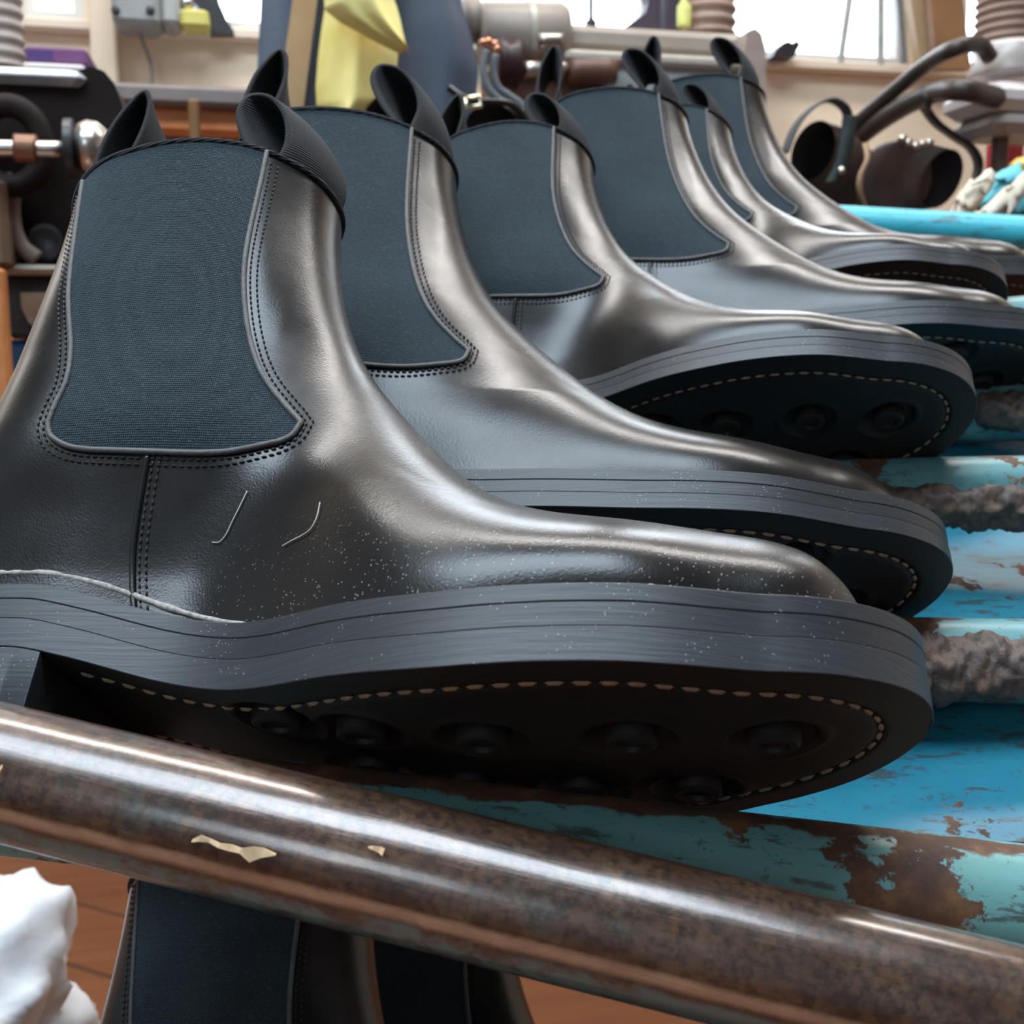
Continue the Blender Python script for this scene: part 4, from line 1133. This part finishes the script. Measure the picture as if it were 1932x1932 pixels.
# brown boots lying on the table
def P_(px, py, d): return rp(px, py, d)
def strap(name, pts, w, parent, mat, thick=.003, axis=(0, 1, 0)):
    P = catmull([rp(*p) for p in pts], 10); ax = np.array(axis, float)*w/2
    T = np.gradient(P, axis=0); nn = np.cross(T, ax); nn /= np.linalg.norm(nn, axis=1)[:, None]+1e-12
    V = []; Fc = []
    for p, q in zip(P, nn): V += [tuple(p-ax-q*thick/2), tuple(p+ax-q*thick/2), tuple(p+ax+q*thick/2), tuple(p-ax+q*thick/2)]
    for i in range(len(P)-1):
        for j in range(4):
            k = (j+1) % 4; Fc.append((i*4+j, i*4+k, (i+1)*4+k, (i+1)*4+j))
    Fc += [(3, 2, 1, 0), tuple(range(len(V)-4, len(V)))]
    mesh(name, V, Fc, mat, parent)
def X(px, d, s): return s
d = 1.52; k = d/F_PX
t = rthing('leather_boot', 'dark brown leather boot lying down, open mouth left with tall pull strap', 'boot')
r1 = lambda px, py, dd, wx, wz, tilt=0, dep=0: (rp(px, py, dd), np.array([wx*k, dep*k, tilt*k]), np.array([0, -.02, wz*k]))
open_shell('leather_upper', [r1(1665, 352, d+.05, 14, 30), r1(1640, 345, d+.04, 38, 44), r1(1600, 330, d+.03, 52, 60), r1(1565, 305, d+.01, 50, 62), r1(1534, 285, d-.02, 44, 52)], BRN, t, INS)
strap('pull_loop', [(1480, 290, d-.03), (1500, 240, d-.03), (1530, 205, d-.03), (1566, 189, d-.03), (1592, 202, d-.03), (1602, 225, d-.02)], .022, t, plain('grey_black_webbing', (.05,.052,.058), .7))
strap('side_gusset', [(1604, 218, d-.035), (1598, 262, d-.04), (1588, 310, d-.04), (1570, 345, d-.04)], .02, t, plain('dark_green_elastic', (.020,.030,.030), .8), .004, (1, 0, 0))
p = rp(1588, 322, d-.05); mesh('chrome_stud', *lathe([(.001, -.004), (.005, -.002), (.006, .003)], 14, 'y', tuple(p)), BRIGHT, t)
t = rthing('leather_boot', 'dark brown leather boot with tan edge strip, mouth open to the right', 'boot')
open_shell('leather_upper', [r1(1628, 345, d+.02, 10, 40), r1(1650, 336, d+.01, 30, 62), r1(1690, 334, d, 44, 66), r1(1735, 336, d, 44, 62), r1(1776, 338, d-.01, 44, 54)], BRN, t, INS)
strap('edge_strip', [(1632, 272, d-.05), (1636, 300, d-.062), (1624, 330, d-.066), (1622, 360, d-.062), (1634, 392, d-.05)], .007, t, TAN, .004, (1, 0, 0))
strap('pull_loop', [(1742, 200, d-.03), (1766, 232, d-.03), (1800, 258, d-.03), (1832, 280, d-.03), (1846, 310, d-.03), (1836, 345, d-.03), (1806, 385, d-.03)], .020, t, DARK)
for px, py in ((1703, 262), (1714, 270), (1728, 276), (1742, 272), (1754, 270)):
    p = rp(px, py, d-.055); mesh('metal_eyelet', *lathe([(.002, -.005), (.0052, -.003), (.006, .003), (.003, .006)], 14, 'y', tuple(p)), BRIGHT, t)
# black buckle shoes seen over the boots
d = 1.50; k = d/F_PX
t = rthing('buckle_shoe', 'black polished shoe with silver buckle strap behind the second and third boots', 'shoe')
open_shell('leather_upper', [r1(1000, 290, d+.06, 20, 30), r1(985, 262, d+.04, 40, 40), r1(960, 245, d+.02, 50, 38), r1(925, 232, d, 46, 28)], BLK, t, INS)
strap('buckle_strap', [(845, 165, d-.03), (868, 182, d-.035), (890, 190, d-.035), (925, 192, d-.035), (960, 196, d-.03), (985, 215, d-.02), (1000, 240, d)], .020, t, BLK, .004)
o_ = [rp(878, 186, d-.05), rp(905, 182, d-.05), rp(907, 200, d-.05), rp(880, 204, d-.05), rp(878, 186, d-.05)]
mesh('silver_buckle', *tube(np.array(o_), .0032, 8), plain('pale_gold_metal', (.75,.68,.48), .25, metal=1), t)
t = rthing('buckle_shoe', 'black shoe with wide dark opening left of the silver buckle', 'shoe')
open_shell('leather_upper', [r1(800, 290, d+.1, 20, 30), r1(790, 262, d+.07, 45, 42), r1(770, 240, d+.04, 62, 46), r1(740, 214, d+.0, 58, 40, 22)], BLK, t, INS)
strap('pull_loop', [(775, 205, d-.02), (800, 200, d-.02), (815, 215, d-.02), (820, 240, d-.01)], .018, t, WEB)
d = 1.66
t = rthing('air_hose', 'two curved grey air hoses hanging down before the brown machine housing', 'hose')
GH = plain('grey_hose', (.12,.14,.16), .35)
mesh('hose_run', *rtube([(918, 96, d), (912, 130, d), (920, 165, d), (945, 190, d), (975, 205, d), (998, 240, d), (1010, 300, d)], .0055, 12), GH, t)
mesh('hose_run', *rtube([(935, 104, d+.01), (930, 135, d+.01), (940, 165, d+.01), (962, 182, d+.01), (985, 200, d+.01), (1006, 240, d+.01), (1020, 300, d+.01)], .0055, 12), GH, t)
# rags on the back tube at the right
RAG_T = m_cloth('turquoise_rag', (.08,.40,.48), (.16,.56,.62)); RAG_C = m_cloth('cream_rag', (.55,.46,.36), (.74,.66,.54))
def rag(label, pts, ra, d, mat, seed):
    P = catmull([rp(x, y, d) for x, y in pts], 8); n = len(P)
    w = np.interp(np.linspace(0, 1, n), np.linspace(0, 1, len(ra)), ra)*d/F_PX
    V, Fc = tube(P, w, 26); V = np.array(V); V += .010*vnoise(V, 90, seed)[:, None]*np.array([1, .6, 1])+.005*vnoise(V, 230, seed+1)[:, None]
    o = mesh('rag', [tuple(v) for v in V], Fc, mat); o.matrix_world = ROOM; tag(o, label, 'rag')
rag('cream crumpled rag on the turquoise tube, left of the turquoise rag', [(1800, 420), (1822, 385), (1850, 350), (1870, 330)], [16, 24, 22, 8], 1.16, RAG_C, 1)
rag('turquoise crumpled rag hanging at the right edge', [(1850, 400), (1880, 365), (1910, 360), (1960, 400)], [18, 34, 44, 50], 1.20, RAG_T, 2)
rag('cream twisted rag lying in front of the turquoise rag', [(1838, 418), (1870, 400), (1905, 372), (1945, 335)], [14, 20, 20, 14], 1.12, RAG_C, 3)
tag(rmesh('knob', lathe([(.004, 0), (.016, .004), (.018, .014), (.010, .022)], 22, 'z', tuple(rp(1932, 335, 1.25))), plain('orange_yellow_plastic', (.70,.42,.06), .4)), 'orange yellow knob at the right edge above the turquoise rag', 'knob')

# ------------------------------------------------------------------ below the bars: white cloth on the boards
def cloth_heap():
    n, m = 60, 70; c = onfloorz(-150, 1815, .18); V = []
    G = np.zeros((n, m, 3))
    for i in range(n):
        v = i/(n-1)*math.pi
        for j in range(m):
            u = j/m*2*math.pi
            G[i, j] = (.105*math.sin(v)*math.cos(u), .10*math.sin(v)*math.sin(u), .115*math.cos(v))
    P = G.reshape(-1, 3)
    nn = .5*lnoise(P, 16, 4)+1.2*np.abs(lnoise(P, 22, 7))-.9*np.abs(lnoise(P, 34, 9))+.25*np.abs(lnoise(P, 80, 11))
    P = P*(1+.30*nn[:, None])*np.array([1, 1, 1.15]); P[:, 2] = np.maximum(P[:, 2], -.11)
    P += np.array([c[0], c[1], .11])
    Fc = []
    for i in range(n-1):
        for j in range(m):
            k = (j+1) % m; Fc.append((i*m+j, i*m+k, (i+1)*m+k, (i+1)*m+j))
    return [tuple(q) for q in P], Fc
WC = m_cloth('white_cotton', (.62,.63,.66), (.74,.75,.77))
o = mesh('cloth_bundle', *cloth_heap(), WC); o.matrix_world = ROOM
tag(o, 'crumpled white cloth bundle on the wooden floor at the lower left', 'cloth')
